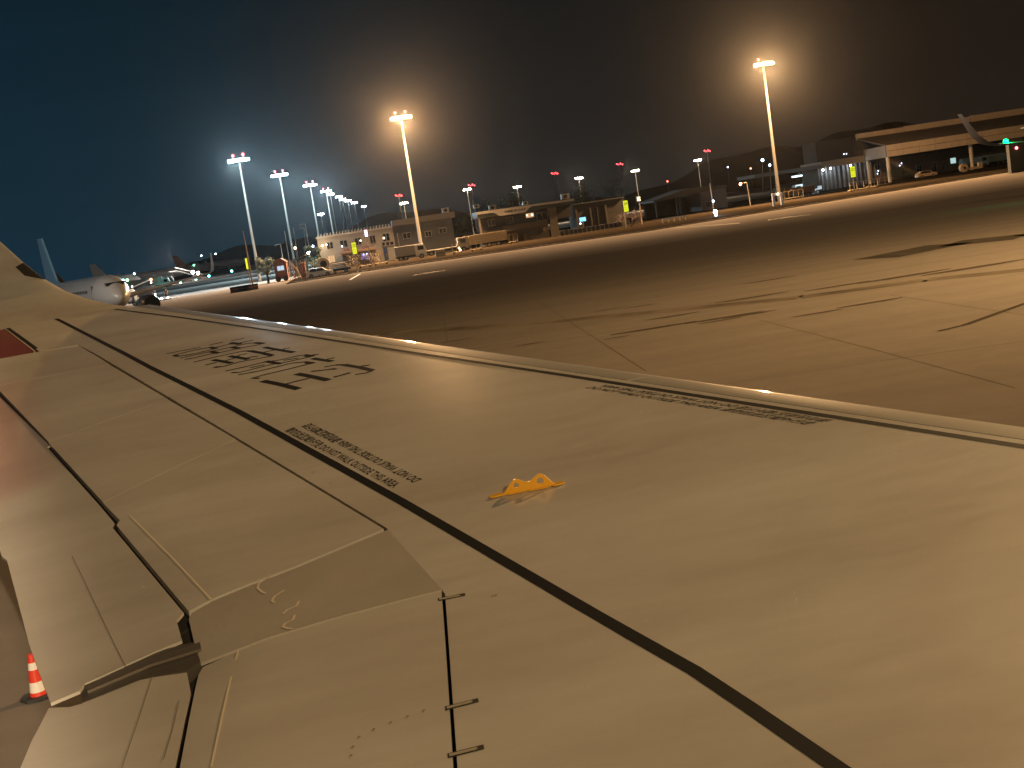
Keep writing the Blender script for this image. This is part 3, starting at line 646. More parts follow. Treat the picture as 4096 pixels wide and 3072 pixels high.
# ---- white two-storey building
Y = 240.; ul = (-8.18, 6.48); ur = (17.36, 5.99)
b1 = thing('station_building', 'long two-storey cream building with a wall lamp lighting its left end', 'building', (ul[0], Y, 0))
xs0, zt = ul; xs1 = ur[0]
midx = (6.04, 4.98)[0]
obj('wall', MB().box(xs0, midx, Y, Y+9, 0, zt-.25), CREAM, b1)
obj('wall', MB().box(midx+.01, xs1, Y+.25, Y+9, 0, zt-.05), GREYW, b1, label='dull grey wing with a taller roof')
obj('parapet', MB().box(xs0-.2, midx, Y-.22, Y+9.2, zt-.26, zt+.05), mat('pale_coping', (.45, .44, .42), .8), b1)
obj('roof_fascia', MB().box(midx+.02, xs1+.6, Y-.5, Y+9, zt-.06, zt+1.0), mat('fascia', (.12, .115, .10), .8), b1)
for i in range(24):
    mbt = MB(); xx = xs0 + .1 + i*(midx-xs0-.3)/24; mbt.prism([(xx, zt+.05), (xx+.22, zt+.05), (xx+.36, zt+.5), (xx+.14, zt+.5)], 'y', Y-.2, Y+.15)
    obj('roof_tile', mbt, mat('tile_grey', (.5, .5, .5), .7), b1)
for a, b, bars in (((-6.59, 5.22), (-5.45, 4.03), 1), ((-4.05, 5.18), (-2.78, 3.97), 1), ((-1.26, 5.23), (-0.10, 3.99), 1), ((1.57, 5.27), (2.54, 3.90), 1), ((4.01, 5.27), (5.22, 3.91), 1)):
    window(b1, a, b, Y-.02, bars=bars)
CURT = emit('curtain_glow', (1, .72, .42), .30)
window(b1, (-6.71, 2.73), (-5.51, 1.51), Y-.02, glass=CURT, bars=2)
for a, b in (((3.64, 3.68), (4.15, 3.09)), ((4.41, 3.65), (4.96, 3.07)), ((5.17, 3.62), (5.77, 3.06))): window(b1, a, b, Y-.02, bars=0)
a, b = (3.71, 2.77), (4.44, 0.43); obj('door', MB().box(a[0], b[0], Y-.08, Y+.02, max(.15, b[1]), a[1]), BLUEP, b1, label='dark blue metal door')
for a, b in (((7.77, 4.78), (9.16, 3.80)), ((11.98, 4.48), (13.08, 3.55)), ((14.67, 4.72), (15.96, 3.82))): window(b1, a, b, Y+.22, bars=1)
a = (6.74, 5.05); obj('downpipe', MB().tube((a[0], Y-.15, .1), (a[0], Y-.15, a[1]), .07), METAL, b1)
# porch with glazed front
pa, pb = (-4.37, 2.84), (2.39, 1.31); pz = (-4.00, 2.79)[1]
obj('porch_roof', MB().box(pa[0], pb[0], 235.6, 239.7, pz-.05, pz+.35), mat('porch_roof_brown', (.16, .10, .07), .8), b1)
obj('porch_wall', MB().box(pa[0]+.3, pb[0]-.2, 236.2, 239.7, .1, pz-.06), BROWNW, b1)
for a, b, gl in (((-3.92, 2.36), (-2.66, 1.24), None), ((-2.33, 2.27), (-1.16, 1.20), None), ((1.53, 2.24), (2.05, 1.28), None)): window(b1, a, b, 236.18, bars=1)
a, b = (-0.48, 2.25), (0.81, 1.17)
window(b1, a, b, 236.18, bars=2, glass=emit('blue_room', (.06, .12, .9), .55))
for cx_ in ((-0.09, 2.07), (0.54, 2.10)): bulb(b1, cx_, 236.0, (.6, .75, 1), 6, r=.12)
for ch, a in (('有', (-3.72, 3.22)), ('限', (-3.03, 3.19)), ('公', (-0.11, 3.16)), ('司', (0.45, 3.17))): text(ch, a[0], 239.9, a[1], .50, REDSIGN, b1)
a = (1.58, 3.14); text('力', a[0], 239.9, a[1], .42, BLACK, b1)
bulb(b1, (-7.38, 4.84), 239.0, (1, .72, .42), 30, r=.16, name='wall_lamp', energy=0)
point(b1, ((-7.25, 4.28)[0], 237.2, 4.6), 420, (1, .66, .34), .2)
bulb(b1, (-6.62, 4.88), 239.6, (1, .75, .45), 14, r=.12, name='wall_lamp')
bulb(b1, (-3.80, 4.17), 239.7, (.8, .85, 1), 8, r=.14, name='wall_lamp'); bulb(b1, (4.14, 4.50), 239.8, (1, .85, .6), 3, r=.2, name='wall_lamp'); bulb(b1, (-0.23, 4.69), 239.8, (1, .85, .65), 2.5, r=.18, name='wall_lamp')
# ---- fuel building with the wave fascia
Y = 236.
fl = (21.74, 6.67); fr_ = (40.21, 6.48); zt = fl[1]; xl, xr = fl[0], fr_[0]
b2 = thing('fuel_building', 'fuel station building under a cream fascia with dark green wave and black letters', 'building', (xl, Y, 0))
bot = (21.61, 5.48)[1]
obj('fascia', MB().box(xl, xr, Y-.6, Y+9, bot, zt-.004), GREENP, b2)
wave = [(21.74, 6.64), (40.21, 6.46), (40.15, 6.08), (35.58, 6.14), (32.14, 6.23), (31.63, 6.02), (30.90, 5.40), (30.54, 5.32), (26.16, 5.31), (25.74, 5.40), (25.30, 5.87), (24.74, 6.13), (21.67, 6.18)]
obj('fascia_band', MB().prism([(x, min(z, zt)) for x, z in wave], 'y', Y-.72, Y-.602), CREAM, b2)
wzb = (26.91, 5.77)
text('中国航油', wzb[0], Y-.74, wzb[1], .48, BLACK, b2, width=(29.11, 5.75)[0]-wzb[0]); a = (29.24, 5.73); text('CNAF', a[0], Y-.74, a[1], .55, BLACK, b2, width=(30.91, 5.82)[0]-a[0])
obj('upper_wall', MB().box(xl+.3, xr-.3, Y+2.2, Y+8.8, 3.2, bot-.01), DARKW, b2)
a, b = (26.26, 3.37), (34.84, 2.17)
obj('balcony_band', MB().box(a[0], b[0], Y+.2, Y+2.1, a[1]-1.1, a[1]), mat('balcony', (.15, .125, .09), .8), b2)
obj('lower_wall', MB().box(xl+.6, (34.99, 2.16)[0], Y+1.6, Y+8.6, 0, 3.1), mat('lower_wall', (.13, .11, .08), .85, noise=.2, nscale=.7), b2)
c0, c1 = (35.22, 3.14), (36.66, 2.93); obj('pillar', MB().box(c0[0], c1[0], Y-.1, Y+1.2, 0, bot-.02), mat('pillar', (.17, .14, .10), .85), b2)
obj('pillar', MB().box(xl+.2, xl+.5, Y-.3, Y, 0, bot-.02), METAL, b2)
for a, b in (((23.89, 4.87), (25.11, 3.83)), ((27.34, 4.83), (28.56, 3.69)), ((33.23, 4.75), (35.13, 3.45))): window(b2, a, b, Y+2.15, bars=1)
window(b2, (31.15, 5.01), (32.60, 4.25), Y+2.1, bars=1, glass=emit('warm_room', (1, .66, .36), .55)); bulb(b2, (32.25, 4.68), 237.4, (1, .85, .6), 8, r=.12); bulb(b2, (31.27, 4.72), 237.4, (1, .85, .6), 4, r=.1)
for a, b in (((28.11, 1.50), (28.61, 0.23)), ((30.08, 1.37), (30.58, 0.10)), ((33.92, 2.16), (34.24, 1.34))):
    obj('door', MB().box(a[0], b[0], Y+1.5, Y+1.59, max(.1, b[1]), a[1]), mat('tan_door', (.30, .20, .09), .7), b2)
# ---- low dark building to its right
Y = 240.; a, b = (40.86, 5.44), (50.47, 5.36)
b3 = thing('dark_store', 'low unlit building with a thin pale roof edge, left of the yellow 204 sign', 'building', (a[0], Y, 0))
obj('wall', MB().box(a[0], b[0], Y, Y+8, 0, a[1]-.12), DARKW, b3); obj('roof_edge', MB().box(a[0]-.1, b[0]+.1, Y-.4, Y+8, a[1]-.11, a[1]), METAL, b3)
for p in (((41.20, 4.39), (40.87, 0.28)), ((43.94, 4.33), (43.66, 0.30)), ((45.17, 4.32), (45.05, 0.35)), ((46.96, 4.40), (46.62, 0.38))):
    obj('pillar', MB().box(p[0][0], p[1][0], Y-.25, Y-.02, 0, p[0][1]), mat('pale_pillar', (.11, .10, .085), .8), b3)
s_, e_ = (41.15, 2.77), (42.36, 2.02)
scn = thing('lit_screen', 'small bright blue screen glowing in front of the low dark building', 'screen', (s_[0], 238., 0))
obj('stand', MB().box(s_[0]+.5, s_[0]+.7, 238., 238.15, 0, e_[1]), METAL, scn); obj('cabinet', MB().box(s_[0]-.1, e_[0]+.1, 238.03, 238.3, e_[1]-.4, s_[1]+.1), BLACK, scn)
obj('display', MB().box(s_[0], e_[0], 237.96, 238.02, e_[1], s_[1]), emit('screen_blue', (.22, .62, 1), 1.5), scn); bulb(scn, (41.20, 1.67), 237.9, (.8, .9, 1), 14, r=.12)
# ---- gabled shed
Y = 262.; a, m_, b = (61.30, 3.78), (69.14, 5.28), (77.31, 3.80)
b4 = thing('gabled_shed', 'wide dim shed with a low gabled roof left of the blue ground lights', 'shed', (a[0], Y, 0))
obj('roof', MB().prism([(a[0], a[1]), (m_[0], m_[1]), (b[0], m_[1]-.5), (b[0], m_[1]-.9), (a[0], a[1]-.4)], 'y', Y-.6, Y+14), mat('shed_roof', (.13, .115, .095), .85), b4)
wl_ = (71.45, 3.43)[0]
obj('wall', MB().box(wl_, b[0]-.2, Y, Y+13, 0, m_[1]-.95), mat('shed_wall', (.18, .165, .155), .85, noise=.15, nscale=.4), b4)
for p in ((66.34, 4.17), (67.02, 4.08), (61.88, 3.69)): obj('pillar', MB().box(p[0]-.2, p[0]+.2, Y, Y+.4, 0, p[1]-.3), mat('pale_pillar', (.11, .10, .085), .8), b4)
window(b4, (72.43, 1.82), (73.37, 0.73), Y-.02, bars=0)
obj('back_wall', MB().box(a[0]+.6, wl_-.01, Y+12, Y+12.3, 0, a[1]-.3), DARKW, b4)
# ---- terminal with the big canopy on the right
TF = mat('terminal_fascia', (.52, .42, .31), .8, noise=.1, nscale=.5)
TR = mat('terminal_roof', (.10, .085, .065), .85)
Y = 262.
p0, p1 = (113.06, 7.97), (143.76, 7.89); q0 = (112.77, 5.47)
xL_, xR_ = p0[0], p1[0]+9; zt, zb = p0[1], q0[1]
b5 = thing('terminal_building', 'terminal with a deep brown canopy on slim columns at the right', 'terminal', (xL_, Y, 0))
np_ = 11; pw = (xR_-xL_)/np_
for i in range(np_):
    for z0, z1 in ((zb, (zb+zt)/2-.03), ((zb+zt)/2+.03, zt)):
        obj('fascia_panel', MB().box(xL_+i*pw+.03, xL_+(i+1)*pw-.03, Y-.1, Y+.1, z0+.02, z1-.0), TF, b5)
obj('canopy_beam', MB().box(xL_+.02, xR_, Y+.11, Y+.6, zb+.05, zt-.05), DARKW, b5)
# canopy return towards the building and upper roof band
r0 = (117.37, 10.27); 
k = MB(); k.v = [(xL_, Y, zb), (xL_, Y, zt), (r0[0], 285., zt), (r0[0], 285., zb), (xL_+.3, Y, zb), (xL_+.3, Y, zt), (r0[0]+.3, 285., zt), (r0[0]+.3, 285., zb)]
k.f = [(0, 1, 2, 3), (4, 7, 6, 5), (0, 4, 5, 1), (3, 2, 6, 7), (1, 5, 6, 2), (0, 3, 7, 4)]
obj('canopy_return', k, mat('return_fascia', (.25, .20, .145), .85), b5)
ub0, ub1 = (118.74, 11.91), (118.66, 10.79); ux1 = (156.49, 11.75)[0]+9
k = MB(); zz = ub1[1]
k.v = [(xL_+.1, Y+.3, zt-.02), (xR_, Y+.3, zt-.02), (ux1, 288., zz), (r0[0]+.1, 288., zz)]; k.f = [(0, 1, 2, 3)]
k.v += [(x, y, z-.25) for x, y, z in k.v[:4]]; k.f += [(7, 6, 5, 4), (0, 4, 5, 1), (1, 5, 6, 2), (2, 6, 7, 3), (3, 7, 4, 0)]
obj('canopy_roof', k, TR, b5)
cuts = [r0[0], (129.16, 11.66)[0], (145.60, 11.72)[0], ux1]
for i in range(3):
    obj('roof_band', MB().box(cuts[i]+.1, cuts[i+1]-.1, 288.1, 288.8, zz-.3, ub0[1] + .15*i), TF, b5)
obj('upper_wall', MB().box(cuts[0], cuts[-1], 289., 300., 0, zz), DARKW, b5)
for p, yy in (((113.54, 5.21), 263.), ((132.29, 4.92), 263.), ((117.79, 7.34), 284.)):
    obj('column', MB().tube((p[0], yy, .1), (p[0], yy, zb+.02), .42, .42, 12), mat('column_paint', (.55, .46, .34), .7), b5, smooth=60)
BW = mat('terminal_wall', (.15, .105, .07), .85, noise=.15, nscale=.4)
obj('ground_floor_wall', MB().box(r0[0]+2, xR_, 286., 288., 0, zb-.4), BW, b5)
for a, b in (((120.10, 4.21), (121.30, 1.68)), ((130.10, 2.65), (131.37, 0.58)), ((133.97, 2.69), (135.00, 0.65)), ((136.46, 2.57), (137.26, 0.68))): window(b5, a, b, 285.96, bars=1)
window(b5, (138.57, 3.09), (139.89, 1.84), 285.96, bars=0, glass=emit('pale_screen', (.55, .85, .85), .75))
for p in ((125.87, 3.20), (126.36, 3.65), (120.31, 2.13), (120.57, 2.75)): bulb(b5, p, 285.3, (.75, .85, 1), 5, r=.13)
# left wing of the terminal: lower roof, louvred wall with cold lamps
a, b = (97.08, 6.25), (117.83, 5.63)
b6 = thing('terminal_wing', 'lower terminal wing with cold lamps on its ribbed wall behind the yellow 203 sign', 'building', (a[0], 286., 0))
aw = (107.04, 6.24)[0]
obj('roof_band', MB().box(a[0]-6, aw, 285.2, 299., a[1]-.9, a[1]-.1), mat('cold_fascia', (.14, .14, .13), .8), b6)
obj('roof_band', MB().box(aw+.02, b[0], 285.2, 299., a[1]-1.0, a[1]+.5), mat('return_fascia', (.25, .20, .145), .85), b6)
obj('upper_wall', MB().box(aw+1, b[0], 290., 299., a[1]+.51, a[1]+5.2), mat('unlit_wall', (.025, .022, .02), .9), b6)
obj('wall', MB().box((107.17, 4.79)[0], b[0]+2, 288., 299., 0, a[1]-1.01), DARKW, b6)
for i in range(16):
    p = (107.72, 3.75)[0] + i*1.05
    obj('wall_rib', MB().box(p, p+.32, 287.5, 287.98, .1, a[1]-1.02), mat('pale_rib', (.12, .125, .12), .7), b6)
for p in ((107.90, 4.86), (109.77, 4.92), (114.57, 4.90)):
    bulb(b6, p, 286.6, (.75, .85, 1), 40, r=.22, name='cold_lamp', energy=250)
for p in ((114.56, 7.79), (115.18, 7.77)): bulb(b6, p, 289.7, (.8, .85, 1), 4, r=.14)
tl = (99.42, 4.23), (101.82, 4.38)
hl = thing('tube_lamp', 'cold white tube lamp hanging from a bracket right of the tall mast', 'lamp', (tl[0][0], 284., 0))
zq = (tl[0][1]+tl[1][1])/2
obj('tube', MB().tube((tl[0][0], 284., zq), (tl[1][0], 284., zq), .18, .18, 8), emit('tube_white', (.7, .95, 1), 3.5), hl)
tq = (101.69, 4.97); obj('bracket', MB().tube((tl[1][0]-1.8, 284., zq+.1), (tq[0], 284.4, tq[1]), .09), METAL, hl)
obj('hanger_post', MB().tube((tq[0], 284.4, tq[1]-.05), (tq[0], 286.5, a[1]-.9), .07), METAL, hl)

# ---- trees and hills behind
hm_ = MB(); hx = []
import math as _m
for i in range(81):
    x = -120 + i*7.; e = 13 + 5*_m.sin(x*.021+1) + 3*_m.sin(x*.053) + 1.5*_m.sin(x*.13) + max(0, (x-150)*.06)
    hx.append((x, e))
for (x0, e0), (x1, e1) in zip(hx, hx[1:]):
    hm_.quad((x0, 780, 0), (x1, 780, 0), (x1, 900, e1), (x0, 900, e0)); hm_.quad((x0, 900, e0), (x1, 900, e1), (x1, 1100, 0), (x0, 1100, 0))
struct(obj('hills', hm_, mat('hill_dark', (.008, .009, .010), .95), smooth=60))
LEAF = mat('foliage', (.05, .065, .035), .8, noise=.4, nscale=.5); BARK = mat('bark', (.08, .06, .045), .9)
def tree(x, Yt, h, wd, label, seed, group=None, leafm=None):
    rnd = random.Random(seed); t = thing('broadleaf_tree', label, 'tree', (x, Yt, 0), group)
    tb = MB().tube((x, Yt, 0), (x, Yt, h*.45), .22, .14, 8)
    for i in range(5):
        a = rnd.random()*6.28; tb.tube((x, Yt, h*(.3+.05*i)), (x+wd*.35*math.cos(a), Yt+wd*.35*math.sin(a), h*(.55+.06*i)), .08, .03, 5)
    obj('trunk', tb, BARK, t)
    cb = MB()
    cl_ = [(rnd.uniform(-.38, .38)*wd, rnd.uniform(-.3, .3)*wd, h*rnd.uniform(.42, .92), rnd.uniform(.14, .24)*wd) for _ in range(11)]
    for i in range(1500):
        cx, cy_, cz, r = rnd.choice(cl_); u = Vector((rnd.gauss(0, 1), rnd.gauss(0, 1), rnd.gauss(0, .8))).normalized()*r*rnd.uniform(.55, 1.1)
        s = rnd.uniform(.10, .22); d1 = Vector((rnd.gauss(0, 1), rnd.gauss(0, 1), rnd.gauss(0, 1))).normalized()*s; d2 = d1.cross(u).normalized()*s*.7
        p = Vector((x+cx, Yt+cy_, cz)) + u
        cb.quad(p-d1, p-d2, p+d1, p+d2)
    obj('crown', cb, leafm or LEAF, t)
gt = 'trees behind the fuel building'
p = (26.63, 7.30); tree(p[0]+2, 256., 9.5, 9, 'dark round tree rising behind the left part of the fuel canopy', 3, gt)
p = (30.03, 7.40); tree(p[0]+2, 258., 9.0, 7, 'darker tree right of the round one behind the fuel canopy letters', 4, gt)
p = (49.13, 6.39); tree(p[0], 262., 9.0, 11, 'wide dark tree behind the low unlit building', 5, gt)
p = (19.29, 6.56); tree(p[0], 250., 6.6, 6, 'dark tree in the gap between the cream building and the fuel building', 6, gt)
p = (-9.20, 2.22); tree(p[0], 236., 5.2, 3.6, 'leafy dark tree beside the left corner of the cream building', 8)
p = (-16.44, 1.77); tree(p[0], 215., 4.3, 3.4, 'small pale shrub-like tree left of the brick hut', 9, leafm=mat('pale_foliage', (.20, .24, .20), .8, noise=.4, nscale=1))

# ---- yellow stand number signs
YS = emit('sign_yellow', (.86, .95, .02), .92); SB = mat('sign_black', (.01, .01, .01), .5)
def stand_sign(num, a, b, Y, label, base=0., post=True, side=0., face=True):
    x0, z1 = a; x1, z0 = b
    t = thing('stand_sign', label, 'sign', ((x0+x1)/2, Y, base), 'yellow stand number signs')
    xm = (x0+x1)/2+side
    obj('post', MB().tube((xm, Y+.16, base), (xm, Y+.16, z0+.2), .07), METAL, t)
    obj('case', MB().box(x0-.07, x1+.07, Y, Y+.3, z0-.07, z1+.07), BLACK, t)
    obj('lit_face', MB().box(x0, x1, Y-.03, Y-.004, z0, z1), YS, t)
    if face:
        w_ = x1-x0; h_ = z1-z0
        text(num, x0+w_*.12, Y-.04, z0+h_*.58, h_*.42, SB, t, width=w_*.76)
        for (c, q) in ((.14, .34), (.56, .34), (.14, .12), (.56, .12)):
            text('机' if c < .5 else '位' if q > .2 else '号', x0+w_*c, Y-.04, z0+h_*q, h_*.15, SB, t, name='small_lettering', width=w_*.26)
    return t
stand_sign('205', (-1.65, 4.56), (-1.00, 2.82), 196., 'yellow 205 sign in front of the cream building')
stand_sign('204', (45.07, 4.68), (45.85, 2.81), 215., 'yellow 204 sign between the dark store and the gabled shed', side=-.35)
stand_sign('203', (89.84, 4.60), (90.71, 2.71), 225., 'yellow 203 sign under the terminal lamps')
stand_sign('206', (-17.51, 4.64), (-17.23, 3.03), 192., 'narrow yellow sign turned away, beside the tall cool white mast', face=False)
# lit pole signs
def pole_sign(a, b, Y, base, label, cols, cat='sign'):
    x0, z1 = a; x1, z0 = b; t = thing('lit_pole_sign', label, cat, ((x0+x1)/2, Y, 0))
    obj('post', MB().tube((base[0], Y, 0), ((x0+x1)/2, Y, z0), .10, .08), mat('tan_post', (.36, .25, .15), .7), t)
    obj('case', MB().box(x0-.12, x1+.12, Y, Y+.35, z0-.1, z1+.1), mat('case_brown', (.12, .09, .06), .6), t)
    n_ = len(cols)
    for i, c in enumerate(cols):
        za = z0 + (z1-z0)*(i+.15)/n_; zb_ = z0 + (z1-z0)*(i+.8)/n_
        obj('lit_line', MB().box(x0, x1, Y-.04, Y-.003, za, zb_), c, t)
pole_sign((49.16, 5.05), (49.70, 4.22), 222., (49.43, 0.10), 'post with two pale yellow lit rows right of the yellow 204 sign', [emit('row_warm', (1, .85, .5), 3)]*2)
pk = emit('row_pink', (1, .45, .5), 5); wh = emit('row_blue', (.65, .7, 1), 4)
pole_sign((0.63, 6.28), (1.10, 5.17), 205., (1.02, 0.45), 'post with glowing pink and white rows above the yellow 205 sign', [wh, wh, pk, pk])

# ---- small lamps on poles
def pole_lamp(p, Y, base, label, col, strength, r=.2, arm=0., group=None, energy=0):
    t = thing('pole_lamp', label, 'lamp post', (base[0], Y, 0), group)
    pts = [(base[0], Y, 0), (p[0]+arm, Y, p[1]+.1)]
    if arm: pts.append((p[0], Y, p[1]+.15))
    mb = MB(); mb.tube(pts[0], pts[1], .11, .07, 8)
    if arm: mb.tube(pts[1], pts[2], .05, .04, 6)
    obj('pole', mb, POLE, t); bulb(t, p, Y-.05, col, strength, r=r, name='lamp_head', energy=energy)
pole_lamp((73.62, 4.52), 240., (75.09, 1.85), 'leaning pole with a bent arm and glowing orange lamp left of the tall right mast', (1, .42, .22), 40, r=.22, arm=1.3)
pole_lamp((99.84, 7.92), 300., (99.40, 1.75), 'thin lamp post with a single blue white head left of the tall right mast', (.5, .75, 1), 30, r=.25)
pole_lamp((137.49, 11.22), 420., (136.25, -0.53), 'distant lamp with a row of blue white heads above the single blue lamp', (.5, .72, 1), 40, r=.45)
pole_lamp((-10.35, 3.92), 245., (-10.11, 1.24), 'low cold lamp beside the left corner of the cream building', (.75, .92, 1), 50, r=.28, energy=120)
pole_lamp((-11.39, 5.09), 300., (-11.84, 0.91), 'blue white lamp behind the cream building corner, above the low cold lamp', (.5, .7, 1), 40, r=.26)
pole_lamp((-13.47, 5.18), 260., (-13.33, 3.54), 'small orange lamp above the open shed at the left', (1, .42, .2), 30, r=.22)
for (p, Yq, base, lab) in (((-13.17, 9.30), 260., (-13.24, 3.53), 'thin white tapered pole above the open shed'), ((-14.41, 8.68), 250., (-14.48, 3.13), 'thin brown pole left of the white tapered pole'),
                      ((-17.78, 8.89), 200., (-17.72, 0.85), 'slim rusty pole right beside the narrow yellow sign')):
    t = thing('slim_pole', lab, 'pole', (base[0], Yq, 0)); obj('pole', MB().tube((base[0], Yq, 0), (p[0], Yq, p[1]), .14, .05, 8), POLE if 'white' in lab else mat('rusty_pole', (.2, .12, .07), .8), t)
for (p, Yq, base, lab) in (((-10.29, 9.47), 250., (-10.26, 5.15), 'tall grey camera pole with a hooked top'), ((-11.13, 8.92), 262., (-11.78, 3.47), 'shorter grey camera pole with a hooked top'), ((-14.98, 6.24), 240., (-15.00, 3.19), 'lowest hooked pole, over the brick hut')):
    t = thing('camera_pole', lab, 'pole', (base[0], Yq, 0)); obj('pole', MB().tube((base[0], Yq, 0), (p[0], Yq, p[1]), .12, .06, 8).tube((p[0], Yq, p[1]), (p[0]-.9, Yq, p[1]+.05), .05), POLE, t)
    obj('camera', MB().box(p[0]-1.15, p[0]-.8, Yq-.15, Yq+.15, p[1]-.2, p[1]+.02), METAL, t)
t = thing('lamp_pole', 'pale pole standing over the cluster of blue ground lights', 'pole', ((56.54, 1.25)[0], 200., 0)); a = (56.39, 5.42); b = (56.54, 1.25)
obj('pole', MB().tube((b[0], 200., 0), (a[0], 200., a[1]), .12, .08), mat('tan_post', (.36, .25, .15), .7), t)
bl = thing('ground_light', 'brightest blue white light on the ground by the gabled shed', 'light', ((55.55, 0.70)[0], 196., 0)); a = (55.55, 0.70)
obj('stand', MB().box(a[0]-.2, a[0]+.2, 195.8, 196.2, .1, .6), METAL, bl); bulb(bl, (a[0], max(.85, a[1])), 196., (.42, .66, 1), 80, r=.3, energy=1200); bulb(bl, (a[0]-.1, max(.85, a[1])+1.7), 196., (.5, .7, 1), 25, r=.16)
# taxi edge lights
TEAL = (.12, .9, .75)
ge = 'teal taxiway edge lights'
for i, (p, lab) in enumerate((((-55.45, 355.80), 'teal ground light just above the standing worker'), ((-54.58, 382.81), 'faint teal ground light right of the standing worker'), ((-53.57, 409.74), 'teal ground light below the bright blue flare'),
             ((-53.51, 444.02), 'teal ground light midway to the yellow sign'), ((-51.91, 505.04), 'teal ground light left of the narrow yellow sign'), ((-121.33, 786.29), 'teal ground light under the white tanker truck'))):
    Yq = p[1]; t = thing('taxiway_light', lab, 'edge light', (p[0], Yq, 0), ge); s_ = Yq/250.
    obj('base', MB().tube((p[0], Yq, 0), (p[0], Yq, .3), .12), METAL, t); bulb(t, (p[0], .45), Yq, TEAL, 25, r=.18*s_+.05)
for (p, col, lab) in (((-61.56, 3.87), (.1, .3, 1), 'small blue light left of the far white bus'), ((-60.99, 3.74), (.25, .9, .8), 'small teal light left of the far white bus'), ((-59.95, 3.62), (.2, 1, .3), 'small green light left of the far white bus'),
                 ((-54.17, 2.88), (1, .25, .08), 'small orange light below the green one'), ((-75.53, 5.05), (.3, 1, .9), 'teal light on the hull of the far pale airliner'), ((-65.12, 4.91), (.1, 1, .4), 'green light left of the far orange tail'),
                 ((-55.43, 2.68), (.6, .7, 1), 'bright violet white flare at the foot of the far orange tail'), ((-55.16, 2.14), (1, .45, .3), 'orange spark right of the violet flare'), ((-86.38, 9.42), (.8, 1, .9), 'white star-like light above the far orange tail'),
                 ((-78.73, 9.24), (.8, .95, 1), 'second white point right of the star-like light'), ((208.79, 14.53), (.6, .7, 1), 'faint blue pair of lights in the dark sky over the shed'), ((221.81, 11.95), (1, .2, .1), 'small red light right of the blue pair'), ((173.43, 11.71), (1, .12, .08), 'single red light on the dark hill'),
                 ((-7.38, 4.85), (1, .72, .42), 'warm lamp near the left corner of the cream building')):
    Yq = 700. if 'dark' in lab or 'star' in lab or 'blue pair' in lab else 238. if 'cream' in lab else 420.
    if 'far white bus' in lab or 'below the green' in lab: Yq = 330.
    if 'hull' in lab: Yq = 430.
    if 'spark' in lab: Yq = 430.
    if 'left of the far orange' in lab: Yq = 500.
    if 'cream' in lab: continue
    t = thing('small_light', lab, 'light', (p[0], Yq, 0)); obj('post', MB().tube((p[0], Yq+.3, 0), (p[0], Yq+.3, max(.3, p[1])), .08, .06, 6), METAL, t)
    bulb(t, (p[0], max(.4, p[1])), Yq, col, 110 if 'brightest' in lab or 'flare' in lab else 22, r=.5 if 'flare' in lab else .30 if Yq < 600 else .34)

# ---- brick hut, open shed, gate, poles at the left
a, b = (-14.90, 3.48), (-12.89, 0.55)
hut = thing('brick_hut', 'small red brown hut with a lit window and arched roof', 'hut', (a[0], 212., 0)); ht_ = a[1]-.4
BRK = mat('brick_red', (.16, .07, .045), .85, noise=.25, nscale=2.5)
obj('wall', MB().box(a[0], b[0], 212., 216., .4, ht_), BRK, hut)
obj('roof', MB().prism([(a[0]-.15, ht_), ((a[0]*.7+b[0]*.3), ht_+.7), ((a[0]*.4+b[0]*.6), ht_+.75), (b[0]+.15, ht_)], 'y', 211.8, 216.2), BRK, hut)
window(hut, (-14.41, 2.55), (-13.33, 1.82), 211.98, bars=1, glass=emit('hut_glow', (.55, .75, 1), .8))
for i in (0.18, .8): xx = a[0]+(b[0]-a[0])*i; obj('wheel', MB().tube((xx, 211.9, .45), (xx, 212.3, .45), .45, .45, 14), RUB, hut)
a, b = (-12.88, 3.32), (-10.25, 3.72)
osd = thing('open_shed', 'open shed with a dark slanting roof between the brick hut and the cream building', 'shed', (a[0], 228., 0))
obj('roof', MB().prism([(a[0], a[1]-.2), (b[0], b[1]), (b[0], b[1]-.2), (a[0], a[1]-.4)], 'y', 226, 232), DARKW, osd)
obj('wall', MB().box(a[0]+.1, b[0]-.1, 231.5, 231.8, 0, a[1]-.4), DARKW, osd)
for i in range(4): xx = a[0]+.2+i*(b[0]-a[0]-.4)/3; obj('post', MB().box(xx-.08, xx+.08, 226.3, 226.5, 0, a[1]-.4), METAL, osd)
a, b = (-10.66, 2.64), (-9.82, 0.50)
gp_ = thing('brick_pillar', 'pair of red brown pillars joined by a cap, left of the cream building', 'gate pillar', (a[0], 210., 0))
for x0, x1 in ((a[0], a[0]+(b[0]-a[0])*.38), (a[0]+(b[0]-a[0])*.45, b[0])): obj('pillar', MB().box(x0, x1, 210., 210.9, 0, a[1]-.4), mat('pink_brick', (.28, .13, .09), .85, noise=.2, nscale=3), gp_)
obj('cap', MB().box(a[0]-.1, b[0]+.1, 209.9, 211., a[1]-.39, a[1]-.1), mat('pink_brick', (.28, .13, .09), .85), gp_)
tp = thing('leaning_timbers', 'bundle of pale timber poles leaning beside the brick hut', 'timber', ((-12.15, 1.13)[0], 214., 0))
for i in range(7):
    p0_ = (-12.70, 0.65); x0 = p0_[0] + i*.30; obj('timber', MB().tube((x0, 214., 0), (x0-.30-.05*i, 214.5, 3.6-.28*i), .07, .05, 6), mat('timber', (.36, .27, .17), .8), tp)
fc = thing('picket_fence', 'short white picket fence against the left corner of the cream building', 'fence', ((-8.60, 1.64)[0], 234., 0))
for i in range(4): x0 = (-8.50, 1.62)[0]+i*.62; obj('picket', MB().box(x0, x0+.22, 234., 234.1, .1, 2.1), WHITEP, fc)
